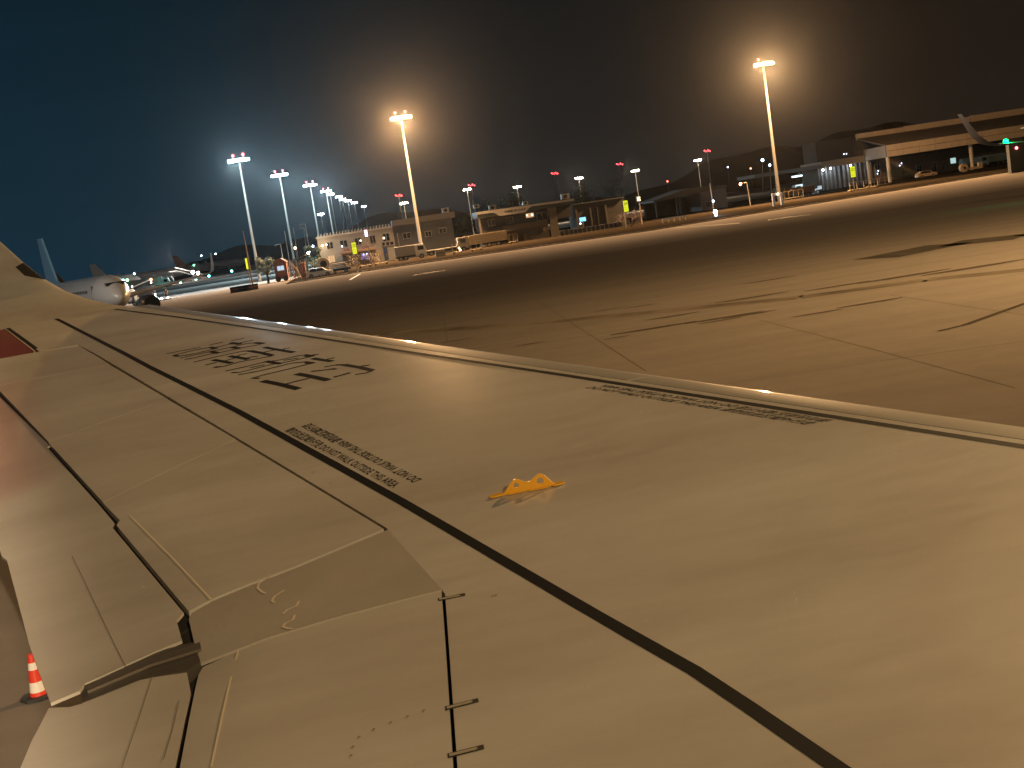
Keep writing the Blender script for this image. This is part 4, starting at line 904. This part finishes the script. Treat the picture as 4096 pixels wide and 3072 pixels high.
obj('rail', MB().box(x0-2.2, x0+.4, 234.11, 234.18, 1.5, 1.65), WHITEP, fc)
for i, (p, lab) in enumerate((((-19.87, 1.06), 'leftmost orange and black box on the service road edge'), ((-18.83, 1.03), 'middle orange and black box on the service road edge'), ((-18.15, 1.06), 'widest orange and black box, nearest the yellow sign'))):
    t = thing('barrier_box', lab, 'barrier', (p[0], 187., 0), 'orange and black barrier boxes'); w_ = 1.6 if i < 2 else 2.3
    obj('body', MB().box(p[0], p[0]+w_, 186.6, 187.4, .02, .85), mat('barrier_dark', (.05, .03, .02), .7), t); obj('band', MB().box(p[0]-.02, p[0]+w_+.02, 186.57, 187.43, .36, .5), mat('dull_orange', (.28, .08, .03), .7), t)

# ---- vehicles
def wheel(parent, x, Yq, r=.45, wd=.28):
    o = obj('wheel', MB().tube((x, Yq-wd/2, r), (x, Yq+wd/2, r), r, r, 16), RUB, parent, smooth=50)
    obj('rim', MB().tube((x, Yq-wd/2-.02, r), (x, Yq-wd/2+.02, r), r*.55, r*.5, 12), METAL, o)
def truck(x, Yq, L, label, cabm, bodym, kind='box', face=-1, h=2.6, lights=True, z0=.0):
    """side-on lorry; face -1 = cab at the left"""
    t = thing('lorry', label, 'lorry', (x, Yq, z0)); s = face; cx = x + s*(L/2-.95)
    pr = [(cx-.95, .55), (cx+.95, .55), (cx+.95, 2.5), (cx-.95, 2.5)]
    if s < 0: pr = [(cx-.95, .55), (cx+.95, .55), (cx+.95, 2.55), (cx-.6, 2.55), (cx-.95, 1.6)]
    else: pr = [(cx-.95, .55), (cx+.95, .55), (cx+.95, 1.6), (cx+.6, 2.55), (cx-.95, 2.55)]
    obj('cab', MB().prism(pr, 'y', Yq-1.1, Yq+1.1), cabm, t)
    obj('side_window', MB().box(cx-.5, cx+.5, Yq-1.13, Yq-1.101, 1.55, 2.25), DGLASS, t)
    bx0, bx1 = (x+L/2, x-L/2+2.0) if s < 0 else (x-L/2, x+L/2-2.0); lo, hi = min(bx0, bx1), max(bx0, bx1)
    obj('chassis', MB().box(lo, hi, Yq-.5, Yq+.5, .6, .85), BLACK, t)
    if kind == 'box': obj('cargo_box', MB().box(lo, hi, Yq-1.15, Yq+1.15, .9, h), bodym, t)
    elif kind == 'tank': obj('tank', MB().tube((lo, Yq, 1.75), (hi, Yq, 1.75), .95, .95, 16), bodym, t, smooth=50)
    else:
        obj('bed', MB().box(lo, hi, Yq-1.15, Yq+1.15, .9, 1.1), bodym, t)
        for q in (lo+.05, hi-.05): obj('stake', MB().box(q-.05, q+.05, Yq-1.1, Yq+1.1, 1.1, 1.6), bodym, t)
    for q in (cx, lo+(hi-lo)*.25 if s > 0 else lo+(hi-lo)*.75, lo+(hi-lo)*.5): wheel(t, q, Yq-1.0)
    return t
def car(x, Yq, label, m, face=-1):
    t = thing('car', label, 'car', (x, Yq, 0)); s = face
    pr = [(-2.1, .35), (2.1, .35), (2.15, .8), (1.2, .95), (.6, 1.45), (-1.2, 1.48), (-2.0, .95)]
    obj('body', MB().prism([(x - s*a, b) for a, b in pr], 'y', Yq-.85, Yq+.85), m, t)
    obj('side_window', MB().prism([(x - s*a, b) for a, b in ((-1.6, .97), (.95, .97), (.5, 1.4), (-1.15, 1.42))], 'y', Yq-.87, Yq-.851), DGLASS, t)
    for q in (-1.3, 1.3): wheel(t, x+q, Yq-.8, .33, .2)
    return t
def q_(p): return p[0]
truck(q_((14.61, 1.81)), 230., 8.5, 'grey flatbed lorry with a white cab behind the orange mast', mat('cab_grey', (.30, .29, .26), .5), METAL, 'flat', face=1)
truck(q_((8.11, 1.62)), 224., 5.5, 'small light lorry with its cab lit, at the foot of the orange mast', WHITEP, METAL, 'box', face=1)
truck(q_((21.75, 1.38)), 232., 9., 'tan box lorry parked before the left pillar of the fuel building', mat('tan_paint', (.24, .19, .12), .6), mat('tan_paint', (.24, .19, .12), .6), 'box', face=-1)
truck(q_((86.83, 1.22)), 248., 8., 'dull brown lorry parked right of the tall right mast', mat('dull_brown', (.17, .12, .08), .7), mat('dull_brown', (.17, .12, .08), .7), 'box', face=-1, h=2.2)
tt = truck(q_((95.26, 1.25)), 264., 6., 'bright white pickup truck lit by the cold terminal lamps', WHITEP, WHITEP, 'flat', face=-1)
point(tt, (q_((95.26, 1.25)), 259., 5.), 2500, (.7, .9, 1), .3)
car(q_((118.85, 0.19)), 257., 'tan car parked under the terminal canopy', mat('tan_car', (.42, .32, .2), .4, coat=.5))
TEALV = mat('teal_white', (.5, .62, .58), .4)
truck(q_((138.15, 2.49)), 274., 6., 'pale tank lorry behind the right canopy column', TEALV, TEALV, 'tank', face=1)
truck(q_((144.46, 2.10)), 278., 7., 'pale grey van-bodied lorry right of the tank lorry', TEALV, TEALV, 'box', face=-1)
t = thing('cable_drum', 'tan round drum cart beside the right canopy column', 'drum', (q_((123.78, 0.60)), 250., 0)); xx = t.location.x
obj('drum', MB().tube((xx, 249.6, .95), (xx, 250.4, .95), .85, .85, 18), mat('drum_tan', (.5, .38, .22), .6), t); obj('hub', MB().tube((xx, 249.5, .95), (xx, 249.62, .95), .25, .25, 10), BLACK, t)
obj('frame', MB().box(xx+.9, xx+4., 249.7, 250.3, .4, .9).box(xx+3.2, xx+4., 249.7, 250.3, .9, 1.6), mat('drum_tan', (.5, .38, .22), .6), t)
# flat trailer with stacked boards in front of the cream building
a, b = (-5.72, 1.34), (-2.41, 1.13)
t = thing('baggage_trailer', 'long low black trailer stacked with boards before the cream building', 'trailer', (a[0], 205., 0))
obj('bed', MB().box(a[0]-2.6, b[0], 204., 206.2, .5, .85), BLACK, t)
for i in range(3): obj('board', MB().box(a[0]-.3+.2*i, b[0]-.4-.1*i, 204.2, 206., 1.0+.28*i, 1.14+.28*i), mat('board', (.30, .22, .13), .8), t)
for q in (a[0]-1.6, a[0]+.6, b[0]-.8): wheel(t, q, 204.0, .34)
t = thing('tyre_stack', 'big tan hose drum standing on the left end of the black trailer', 'drum', (a[0]-.9, 205., .85)); obj('rim', MB().tube((a[0]-.9, 204.6, 1.9), (a[0]-.9, 205.2, 1.9), 1.0, 1.0, 18), mat('tan_drum', (.28, .2, .12), .7), t); obj('core', MB().tube((a[0]-.9, 204.5, 1.9), (a[0]-.9, 204.58, 1.9), .55, .55, 14), BLACK, t)
a = (-7.41, 1.07); car(a[0], 202., 'low pale car parked left of the black trailer', WHITEP)
def cart(p, Yq, label, n=3, m=None, wd=1.4, group='metal trolleys along the service road'):
    t = thing('metal_trolley', label, 'trolley', (p[0], Yq, 0), group); m = m or METAL; x = p[0]; fr = MB()
    obj('deck', MB().box(x, x+wd, Yq, Yq+1.2, .35, .45), m, t)
    for i in range(n): q = x+.04+(wd-.14)*i/max(1, n-1); obj('upright', MB().box(q, q+.08, Yq, Yq+.08, .45, 1.7), m, t)
    obj('top_rail', MB().box(x, x+wd, Yq, Yq+.08, 1.71, 1.8), m, t)
    for q in (x+.25, x+wd-.25): obj('wheel', MB().tube((q, Yq-.05, .18), (q, Yq+.08, .18), .18, .18, 10), RUB, t)
TANM = mat('tan_metal', (.34, .28, .18), .6)
for p, Yq, lab, wd in (((-1.23, 0.96), 216., 'brown trolley cluster before the porch windows', 2.2), ((1.42, 0.52), 218., 'brown trolley right of the pink lit sign post', 2.4), ((17.85, 1.21), 214., 'pale bench-like trolley left of the fuel building front', 2.0),
                  ((14.69, 1.07), 214., 'pale trolley beside the two small fires of light', 1.6), ((26.16, 0.77), 228., 'small tan trolley before the fuel building doors', 1.6), ((89.34, 1.20), 225., 'long brown trolley below the yellow 203 sign', 5.5), ((97.10, 1.45), 235., 'tan caged trolley left of the front canopy column', 4.5), ((81.93, 2.20), 240., 'brown trolley at the foot of the tall right mast', 4.)):
    cart(p, Yq, lab, n=5 if wd > 3 else 3, m=TANM, wd=wd)
a = (11.76, 1.07); b = (13.39, 0.29)
t = thing('concrete_block', 'long tan concrete block right of the orange mast base', 'block', (a[0], 212., 0)); obj('block', MB().box(a[0], b[0], 212., 213., .1, 1.3), mat('block_tan', (.34, .29, .2), .85, noise=.2, nscale=2), t); obj('groove', MB().box(a[0]-.02, b[0]+.02, 211.97, 212., .65, .72), BLACK, t)
a = (68.05, 1.30); t = thing('junction_cabinet', 'small lit cabinet at the foot of the tall right mast', 'cabinet', (a[0], 205., 0)); obj('frame', MB().box(a[0], a[0]+.35, 205, 205.5, .1, 2.2).box(a[0]+1.4, a[0]+1.75, 205, 205.5, .1, 2.2).box(a[0]+.35, a[0]+1.4, 205, 205.5, 1.8, 2.2), WHITEP, t); bulb(t, (a[0]+.9, 2.0), 204.8, (1, .6, .35), 6, r=.2)
for p, lab in (((15.62, 1.07), 'upper of two small orange lights among the trolleys'), ((15.77, 0.72), 'lower brighter orange light among the trolleys')):
    t = thing('warning_lamp', lab, 'lamp', (p[0], 210., 0)); obj('stand', MB().tube((p[0], 210.1, 0), (p[0], 210.1, max(.2, p[1])), .05), METAL, t); bulb(t, (p[0], max(.5, p[1])), 210., (1, .55, .25), 25, r=.13)
t = thing('kerb_rail', 'low pale rail on short posts before the gabled shed', 'rail', ((49.06, 0.84)[0], 205., 0)); x0 = t.location.x; x1 = (53.35, 0.72)[0]
obj('rail', MB().box(x0, x1, 205., 205.12, .7, .85), TANM, t)
for i in range(5): q = x0+(x1-x0)*(i+.1)/4.4; obj('post', MB().box(q-.06, q+.06, 205., 205.1, .1, .7), TANM, t)

# fence along the store, shrubs, roof equipment
a = (35.23, 0.71); b = (46.71, 0.38)
t = thing('low_fence', 'low dark fence with a pale top rail before the low unlit building', 'fence', (a[0], 226., 0))
nF = 14; sw = (b[0]-a[0])/nF
for i in range(nF):
    x0 = a[0]+i*sw
    obj('fence_post', MB().box(x0-.05, x0+.05, 226., 226.1, .1, 1.15), METAL, t); obj('top_rail', MB().box(x0+.06, x0+sw-.06, 226.02, 226.08, 1.02, 1.1), TANM if i % 3 else WHITEP, t); obj('mesh_panel', MB().box(x0+.06, x0+sw-.06, 226.04, 226.06, .2, .98), DARKW, t)
def shrub(x, Yt, h, wd, label, seed, m):
    rnd = random.Random(seed); t = thing('shrub', label, 'shrub', (x, Yt, 0)); st = MB(); lf = MB()
    for i in range(9):
        q = (x+rnd.uniform(-.5, .5)*wd, Yt+rnd.uniform(-.3, .3)*wd, h*rnd.uniform(.5, .9)); st.tube((x+rnd.uniform(-.15, .15)*wd, Yt, .05), q, .03, .015, 5)
        for k in range(70):
            c = Vector(q) + Vector((rnd.gauss(0, .16)*wd, rnd.gauss(0, .14)*wd, rnd.gauss(0, .16)*h)); c.z = max(.1, c.z); d1 = Vector((rnd.gauss(0, 1), rnd.gauss(0, 1), rnd.gauss(0, 1))).normalized()*.12; d2 = d1.orthogonal().normalized()*.07
            lf.quad(c-d1, c-d2, c+d1, c+d2)
    obj('stems', st, BARK, t); obj('leaves', lf, m, t)
RL = mat('reddish_leaves', (.07, .035, .028), .8, noise=.4, nscale=1)
p = (46.69, 0.60); shrub(p[0], 218., 2.6, 3.4, 'reddish bare shrub right of the yellow 204 sign', 21, RL)
p = (-9.46, 0.98); shrub(p[0]+1, 232., 2.4, 2.6, 'dark shrub by the white picket fence', 22, LEAF)
p = (-0.56, 0.77); shrub(p[0], 221., 2.2, 4.2, 'dry brown shrub below the lit blue porch window', 23, mat('dry_leaves', (.07, .05, .03), .85, noise=.4, nscale=1))
p = (114.77, 1.08); shrub(p[0], 262., 2.6, 3.6, 'dark leafy shrub right of the front canopy column', 24, LEAF)
for bb, lst in ((b2, ((3., .9, 1.3), (9.5, .7, 1.0), (17., 1.0, 1.6))), (b1, ((24., .9, 1.3), (30., .7, 1.1)))):
    zr_ = 0
    for dx, hh, ww in lst:
        x0 = bb.location.x + dx; zr_ = (fl[1] if bb is b2 else (-8.18, 6.48)[1]+1.0)
        u_ = obj('roof_unit', MB().box(x0, x0+ww, 240.5, 241.6, zr_-.02, zr_+hh), METAL, bb); obj('unit_fan', MB().tube((x0+ww/2, 240.44, zr_+hh/2), (x0+ww/2, 240.49, zr_+hh/2), hh*.35, hh*.35, 12), BLACK, u_)
# ---- airliners
def airliner(label, nose, heading, scale, tailm, group=None, hullm=None, winglets=True, fin_light=None, windows=True):
    """nose tip at (x, y); heading = direction the nose points (radians from +X)"""
    hm2 = hullm or mat('hull_paint', (.55, .55, .56), .3, coat=.6)
    t = thing('parked_airliner', label, 'airliner', (nose[0], nose[1], 0), group); t.rotation_euler = (0, 0, heading); t.scale = (scale,)*3
    prof = [(0, .02, -.55), (-.4, .55, -.5), (-1.2, 1.05, -.35), (-2.6, 1.6, -.12), (-4.5, 1.93, 0), (-6, 1.97, 0), (-24, 1.97, 0), (-28, 1.75, .18), (-32, 1.2, .65), (-35.5, .55, 1.1), (-37.2, .15, 1.3)]
    mb = MB(); n = 24; cz = 3.75
    for x, r, dz in prof:
        for i in range(n): a = 2*math.pi*i/n; mb.v.append((x, r*math.cos(a), cz+dz+r*math.sin(a)*1.03))
    for k in range(len(prof)-1):
        for i in range(n): j = (i+1) % n; mb.f.append((k*n+i, k*n+j, (k+1)*n+j, (k+1)*n+i))
    mb.f += [tuple(range(n)), tuple(range((len(prof)-1)*n, len(prof)*n))]
    obj('fuselage', mb, hm2, t, smooth=60, local=True)
    for s in (-1, 1):
        obj('cockpit_window', MB().box(-2.9, -1.75, s*.45-.42 if s > 0 else -1.0, 1.0 if s > 0 else s*.45+.42, cz+.80, cz+1.15), DGLASS, t, local=True)
        w_ = MB(); pts = [((-12.2, 1.6*s, 2.75), 6.1, .75), ((-15.2, 6.4*s, 3.2), 3.9, .45), ((-19.9, 16.6*s, 4.15), 1.6, .16)]; rows = []
        for (x, y, z), c, th in pts: rows.append([(x, y, z), (x-c*.15, y, z+th*.45), (x-c*.5, y, z+th*.45), (x-c, y, z-.02), (x-c*.5, y, z-th*.5), (x-c*.12, y, z-th*.45)])
        m = 6; w_.v = [p for r in rows for p in r]
        for k in range(2):
            for i in range(m): j = (i+1) % m; w_.f.append((k*m+i, k*m+j, (k+1)*m+j, (k+1)*m+i))
        w_.f += [tuple(range(m)), tuple(range(2*m, 3*m))]
        wg = obj('wing', w_, hm2, t, smooth=50, local=True)
        if winglets:
            rows = [[(-19.9, 16.6*s, 4.15), (-20.7, 16.6*s, 4.22), (-21.5, 16.6*s, 4.13), (-20.7, 16.62*s, 4.05)], [(-20.5, 17.15*s, 4.35), (-21.2, 17.12*s, 4.4), (-21.9, 17.15*s, 4.35), (-21.2, 17.2*s, 4.28)],
                    [(-21.2, 17.5*s, 4.95), (-21.8, 17.46*s, 4.95), (-22.4, 17.5*s, 4.95), (-21.8, 17.56*s, 4.93)], [(-22.6, 17.95*s, 6.65), (-22.9, 17.93*s, 6.65), (-23.2, 17.95*s, 6.65), (-22.9, 17.98*s, 6.65)]]
            wm = MB(); wm.v = [p for r in rows for p in r]
            for k in range(3):
                for i in range(4): j = (i+1) % 4; wm.f.append((k*4+i, k*4+j, (k+1)*4+j, (k+1)*4+i))
            wm.f += [(0, 1, 2, 3), (12, 13, 14, 15)]; obj('winglet', wm, hm2, wg, smooth=50, local=True)
        en = MB(); ep = [(-9.9, .95), (-10.2, 1.08), (-11.5, 1.12), (-13.2, .95), (-14.2, .6)]
        for x, r in ep:
            for i in range(16): a = 2*math.pi*i/16; en.v.append((x, 5.75*s+r*math.cos(a), 1.75+r*math.sin(a)))
        for k in range(4):
            for i in range(16): j = (i+1) % 16; en.f.append((k*16+i, k*16+j, (k+1)*16+j, (k+1)*16+i))
        en.f.append(tuple(range(64, 80))); e_ = obj('engine', en, mat('nacelle', (.09, .10, .12), .3, coat=.6), t, smooth=50, local=True)
        obj('fan', MB().tube((-10.3, 5.75*s, 1.75), (-10.35, 5.75*s, 1.75), .93, .93, 16), BLACK, e_, local=True)
        st = MB(); st.v = [(-31.5, .9*s, 4.7), (-34.8, .9*s, 4.7), (-36.2, 6.2*s, 5.2), (-34.6, 6.2*s, 5.2), (-31.5, .9*s, 4.5), (-34.8, .9*s, 4.6), (-36.2, 6.2*s, 5.12), (-34.6, 6.2*s, 5.12)]
        st.f = [(0, 1, 2, 3), (7, 6, 5, 4), (0, 4, 5, 1), (1, 5, 6, 2), (2, 6, 7, 3), (3, 7, 4, 0)]; obj('tailplane', st, hm2, t, local=True)
        obj('main_gear', MB().tube((-17.7, 3.8*s, .6), (-17.7, 3.4*s, 2.6), .16).tube((-17.7, 3.55*s, .58), (-17.7, 4.15*s, .58), .58, .58, 14), RUB, t, local=True)
    fn = MB(); fo = [(-28.6, 5.55), (-30.2, 6.1), (-34.4, 11.7), (-36.6, 11.75), (-35.8, 5.2)]
    fn.prism(fo, 'y', -.14, .14); obj('tail_fin', fn, tailm, t, local=True)
    obj('nose_gear', MB().tube((-5, 0, .4), (-4.8, 0, 2.2), .12).tube((-5, -.35, .4), (-5, .35, .4), .4, .4, 14), RUB, t, local=True)
    if windows:
        for s in (-1, 1):
            for i in range(26): obj('cabin_window', MB().box(-7.2-.75*i, -6.95-.75*i, s*1.93-.03, s*1.93+.03, cz+.28, cz+.62), DGLASS, t, local=True)
            obj('door', MB().box(-5.6, -4.8, s*1.94-.02, s*1.94+.02, cz-.55, cz+1.1), mat('hull_door', (.42, .42, .43), .4), t, local=True)
    return t
bt = mat('blue_tail', (.22, .48, .78), .3, coat=.7)
tp_, npz = (-32.18, 5.51), (-22.90, 3.48)
hd = math.atan2(122.-142., npz[0]-tp_[0])
a1 = airliner('parked airliner with a tall blue tail fin just beyond the wing tip', (npz[0], 122.), hd, .88, bt)
airliner('far pale airliner side-on with a small white tail, behind the boarding stairs', ((-64.55, 4.11)[0], 470.), 0.0, .9, WHITEP, windows=False)
airliner('farthest pale airliner with a thin orange tail, right of the violet flare', ((-54.09, 4.28)[0], 600.), 0.0, .9, mat('orange_tail', (.5, .16, .05), .5), windows=False)
airliner('dim far airliner with a dull brown tail seen above the blue-tailed airliner', ((-71.99, 4.74)[0], 420.), R(-20), .9, mat('brown_tail', (.22, .10, .05), .6), windows=False)
# the airliner at the right: only its wing tip with the green navigation light reaches the frame
tipx = (49.56, 4.92)[0]
nz = (tipx+17.1*1.13, 95.-20.3*1.13)
a5 = airliner('neighbouring airliner of which only the raised dark winglet and green tip light show', nz, R(-90), 1.13, RED, hullm=mat('neighbour_hull', (.13, .11, .09), .45, coat=.3))
p = (50.48, 4.82)
gl = obj('navigation_light', MB().ball((p[0], 94.6, p[1]), .20, 10, 8), emit('nav_green', (.0, 1, .22), 5), None)
gl.parent = a5; gl.matrix_parent_inverse = (Matrix.Translation(a5.location) @ Matrix.Rotation(R(-90), 4, 'Z') @ Matrix.Scale(1.13, 4)).inverted()
pl = bpy.data.lights.new('lamp_light', 'POINT'); pl.energy = 200; pl.color = (.02, 1, .3); pl.shadow_soft_size = .1; po = bpy.data.objects.new('lamp_light', pl); sc.collection.objects.link(po); po.parent = a5; po.matrix_parent_inverse = gl.matrix_parent_inverse.copy(); po.location = (p[0], 94.3, p[1]+.05)
# red brake-light spot behind it
p = (97.62, 3.74); t = thing('tail_lamp', 'small red lamp on a grey cabinet under the neighbouring wing', 'lamp', (p[0], 180., 0)); obj('cabinet', MB().box(p[0]-1.1, p[0]+1.2, 180.1, 181., .1, p[1]+1.5), mat('pale_cabinet', (.045, .055, .05), .8), t); bulb(t, p, 180., (1, .15, .15), 12, r=.2)

# ---- boarding stairs, bus, tug near the left airliners
def stairs(p, Yq, label):
    t = thing('boarding_stairs', label, 'airstairs', (p[0], Yq, 0)); x = p[0]
    n = 14
    for i in range(n): obj('step', MB().box(x+i*.62, x+i*.62+.7, Yq-.8, Yq+.8, 3.9-i*.26, 4.0-i*.26), WHITEP, t)
    for s in (-.85, .85): obj('handrail', MB().tube((x, Yq+s, 5.0), (x+n*.62, Yq+s, 1.4), .07), WHITEP, t)
    obj('platform', MB().box(x-1.8, x, Yq-.9, Yq+.9, 3.85, 4.05), WHITEP, t)
    obj('truck_chassis', MB().box(x-1.5, x+n*.62, Yq-.7, Yq+.7, .5, .9), METAL, t)
    for q in (x-.6, x+6.6): wheel(t, q, Yq-.8)
    obj('support', MB().tube((x-1.2, Yq, .9), (x-1.2, Yq, 3.85), .12), METAL, t)
    return t
s1 = stairs((-57.81, 4.87), 400., 'white boarding stairs leaning on the far pale airliner'); point(s1, (s1.location.x, 396., 9.), 12000, (.95, .85, .75), .4)
truck(q_((-61.13, 3.41)), 360., 14, 'long white bus-like lorry parked before the far pale airliner', WHITEP, WHITEP, 'box', face=1, h=3.2)
truck(q_((-59.03, 2.99)), 380., 6, 'small white tanker truck right of the long white lorry', WHITEP, WHITEP, 'tank', face=1)
# tug in front of the blue tail airliner
tx = (-40.12, 1.25)
tg = thing('aircraft_tug', 'dark and tan aircraft tug with one big wheel showing over the wing edge', 'tug', (tx[0], 220., 0)); x = tx[0]
obj('body', MB().prism([(x-3.4, .7), (x+1.4, .7), (x+1.4, 2.0), (x+.2, 2.35), (x-1.2, 2.3), (x-3.4, 1.6)], 'y', 219.2, 221.), mat('tug_dark', (.05, .06, .07), .3, coat=.7), tg)
obj('fender', MB().prism([(x-.9, .7), (x-.7, 1.9), (x-.1, 2.45), (x+.9, 2.4), (x+1.5, 1.6), (x+1.6, .5), (x+.95, .5), (x+.8, 1.3), (x+.2, 1.75), (x-.4, 1.5), (x-.5, .7)], 'y', 218.9, 219.25), mat('tug_tan', (.5, .42, .3), .5), tg)
wheel(tg, x+.15, 219.1, .82, .5)
obj('cab', MB().prism([(x+1.5, .8), (x+4.3, .8), (x+4.3, 2.5), (x+1.6, 2.35)], 'y', 219.3, 220.8), BLACK, tg)
obj('boom', MB().tube((x+.6, 220., 2.6), (x+3.9, 220., 3.5), .08, .05), METAL, tg)
for p_, s_ in (((x+4.1, 3.0), 30), ((x-.2, 2.75), 14), ((x+.9, 2.8), 10), ((x+4.4, .95), 25)): bulb(tg, p_, 219.0, (1, .88, .82), s_, r=.12)
point(tg, (x+4.4, 216.5, 4.5), 2500, (1, .9, .85), .15)

# ---- people
SKIN = mat('skin', (.35, .22, .15), .6)
def person(x, Yq, label, top, legs, pose=0, h=1.75, turn=0.):
    """one continuous skinned figure, with clothing and hair as children"""
    k = h/1.75
    J_ = {'pel': (0, 0, .95), 'chest': (0, 0, 1.28), 'neck': (0, 0, 1.46), 'head': (.02, 0, 1.60), 'top': (.02, 0, 1.70)}
    V = [J_['pel'], J_['chest'], J_['neck'], J_['head'], J_['top']]; E = [(0, 1), (1, 2), (2, 3), (3, 4)]; RR = [.15, .17, .06, .095, .07]
    for s in (-1, 1):
        n0 = len(V); V += [(0, s*.19, 1.40), (-.02+.03*pose, s*.25, 1.12), (.08+.2*pose, s*.22, .90), (.12+.26*pose, s*.21, .82)]; RR += [.07, .05, .04, .035]; E += [(1, n0), (n0, n0+1), (n0+1, n0+2), (n0+2, n0+3)]
        n0 = len(V); V += [(0, s*.10, .88), (.03*s*(1+pose), s*.11, .50), (.06*s*(pose), s*.12, .09), (.16+.06*s*pose, s*.13, .05)]; RR += [.10, .065, .045, .045]; E += [(0, n0), (n0, n0+1), (n0+1, n0+2), (n0+2, n0+3)]
    def body(name, m, vi, ei, grow=0.):
        me = bpy.data.meshes.new(name); idx = {v: i for i, v in enumerate(vi)}
        me.from_pydata([tuple(c*k for c in V[v]) for v in vi], [(idx[a], idx[b]) for a, b in ei if a in idx and b in idx], [])
        o = bpy.data.objects.new(name, me); sc.collection.objects.link(o)
        md = o.modifiers.new('s', 'SKIN'); sk_ = me.skin_vertices[0].data
        for v in vi: sk_[idx[v]].radius = ((RR[v]+grow)*k,)*2
        sk_[0].use_root = True
        o.modifiers.new('d', 'SUBSURF').levels = 1
        dg = bpy.context.evaluated_depsgraph_get(); me2 = bpy.data.meshes.new_from_object(o.evaluated_get(dg)); bpy.data.objects.remove(o)
        me2.materials.clear(); me2.materials.append(m); me2.shade_smooth(); me2.name = name
        o = bpy.data.objects.new(name, me2); sc.collection.objects.link(o); return o
    t = body('person', SKIN, list(range(len(V))), E); t.location = (x, Yq, 0.0); t.rotation_euler = (0, 0, turn); tag(t, label, 'person')
    j = body('jacket', top, [0, 1, 5, 6, 7, 13, 14, 15], [(0, 1), (1, 5), (5, 6), (6, 7), (1, 13), (13, 14), (14, 15)], .022); j.parent = t
    l_ = body('trousers', legs, [0, 9, 10, 11, 17, 18, 19], [(0, 9), (9, 10), (10, 11), (0, 17), (17, 18), (18, 19)], .02); l_.parent = t
    hr = obj('hair', MB().ball((.0, 0, 1.66*k), .10*k, 10, 6, sz=.75), BLACK, t, local=True)
HV = mat('work_jacket', (.22, .19, .09), .8); DK = mat('dark_clothes', (.03, .03, .035), .85)
pg = (-32.17, 208.19); person(pg[0], pg[1], 'worker in an olive jacket standing alone on the apron edge', HV, DK, 1, 1.8, R(-120))
pg2 = (-32.80, 198.71); person(pg2[0], pg2[1], 'worker in dark clothes beside the bicycle-like cart by the tug', DK, DK, 0, 1.75, R(-60))
a = (pg2[0]-1.6, pg2[1])
t = thing('equipment_cart', 'dark cart with thin frames beside the worker in dark clothes', 'cart', (a[0], a[1], 0))
obj('deck', MB().box(a[0]-1.6, a[0]+1.0, a[1]-.4, a[1]+.4, .45, .6), BLACK, t)
for i in range(4): obj('upright', MB().tube((a[0]-1.5+.8*i, a[1], .6), (a[0]-1.3+.75*i, a[1], 2.1-.1*i), .05), BLACK, t)
for q in (-1.2, .6): wheel(t, a[0]+q, a[1]-.3, .35)
t = thing('chock_light', 'pair of small white lights on the ground at the lone worker\'s feet', 'light', (pg[0]-1.0, pg[1]-.5, 0)); obj('base', MB().box(pg[0]-2.2, pg[0]+.6, pg[1]-.7, pg[1]-.3, .01, .15), BLACK, t)
for q in (-1.8, -.8, .2): bulb(t, (pg[0]+q, .32), pg[1]-.6, (1, .97, .85), 14, r=.16)
# ---- traffic cone under the trailing edge
cb_ = (-4.59, 14.88); cx, cy_ = cb_
cn = thing('traffic_cone', 'red and white striped traffic cone on the ground behind the wing', 'traffic cone', (cx, cy_, 0))
obj('base', MB().prism([(cx+.21*math.cos(a)*1.0, cy_+.21*math.sin(a)) for a in [math.pi/8+math.pi*i/4 for i in range(8)]], 'z', .0, .035), RUB, cn)
rc = mat('cone_red', (.62, .045, .02), .45); wc = mat('cone_white', (.72, .68, .6), .35)
hs = [.03, .085, .20, .335, .44, .50, .56]; hs = [.03, .08, .20, .345, .43, .53]
for (z0, z1), m in zip(zip(hs, hs[1:]), (rc, wc, rc, wc, rc)):
    rr = lambda z: .098 - (z-.03)*.125
    obj('band', MB().tube((cx, cy_, z0), (cx, cy_, z1), rr(z0), rr(z1), 20), m, cn, smooth=60)

# ================================================================== HAZE
hz = obj('haze', MB().box(-420, 470, -80, 800, -1, 40), mat('haze_dummy', (1, 1, 1)))
hm = bpy.data.materials.new('haze'); hm.use_nodes = True; ht = hm.node_tree; ht.nodes.clear()
ho = N(ht, 'ShaderNodeOutputMaterial'); hv = N(ht, 'ShaderNodeVolumePrincipled'); hv.inputs['Color'].default_value = (.9, .92, .95, 1); hv.inputs['Density'].default_value = .00002; hv.inputs['Anisotropy'].default_value = .94
ht.links.new(hv.outputs[0], ho.inputs['Volume']); hz.data.materials[0] = hm; hz['kind'] = 'stuff'; hz['label'] = 'thin night haze hanging over the whole apron'; hz['category'] = 'haze'
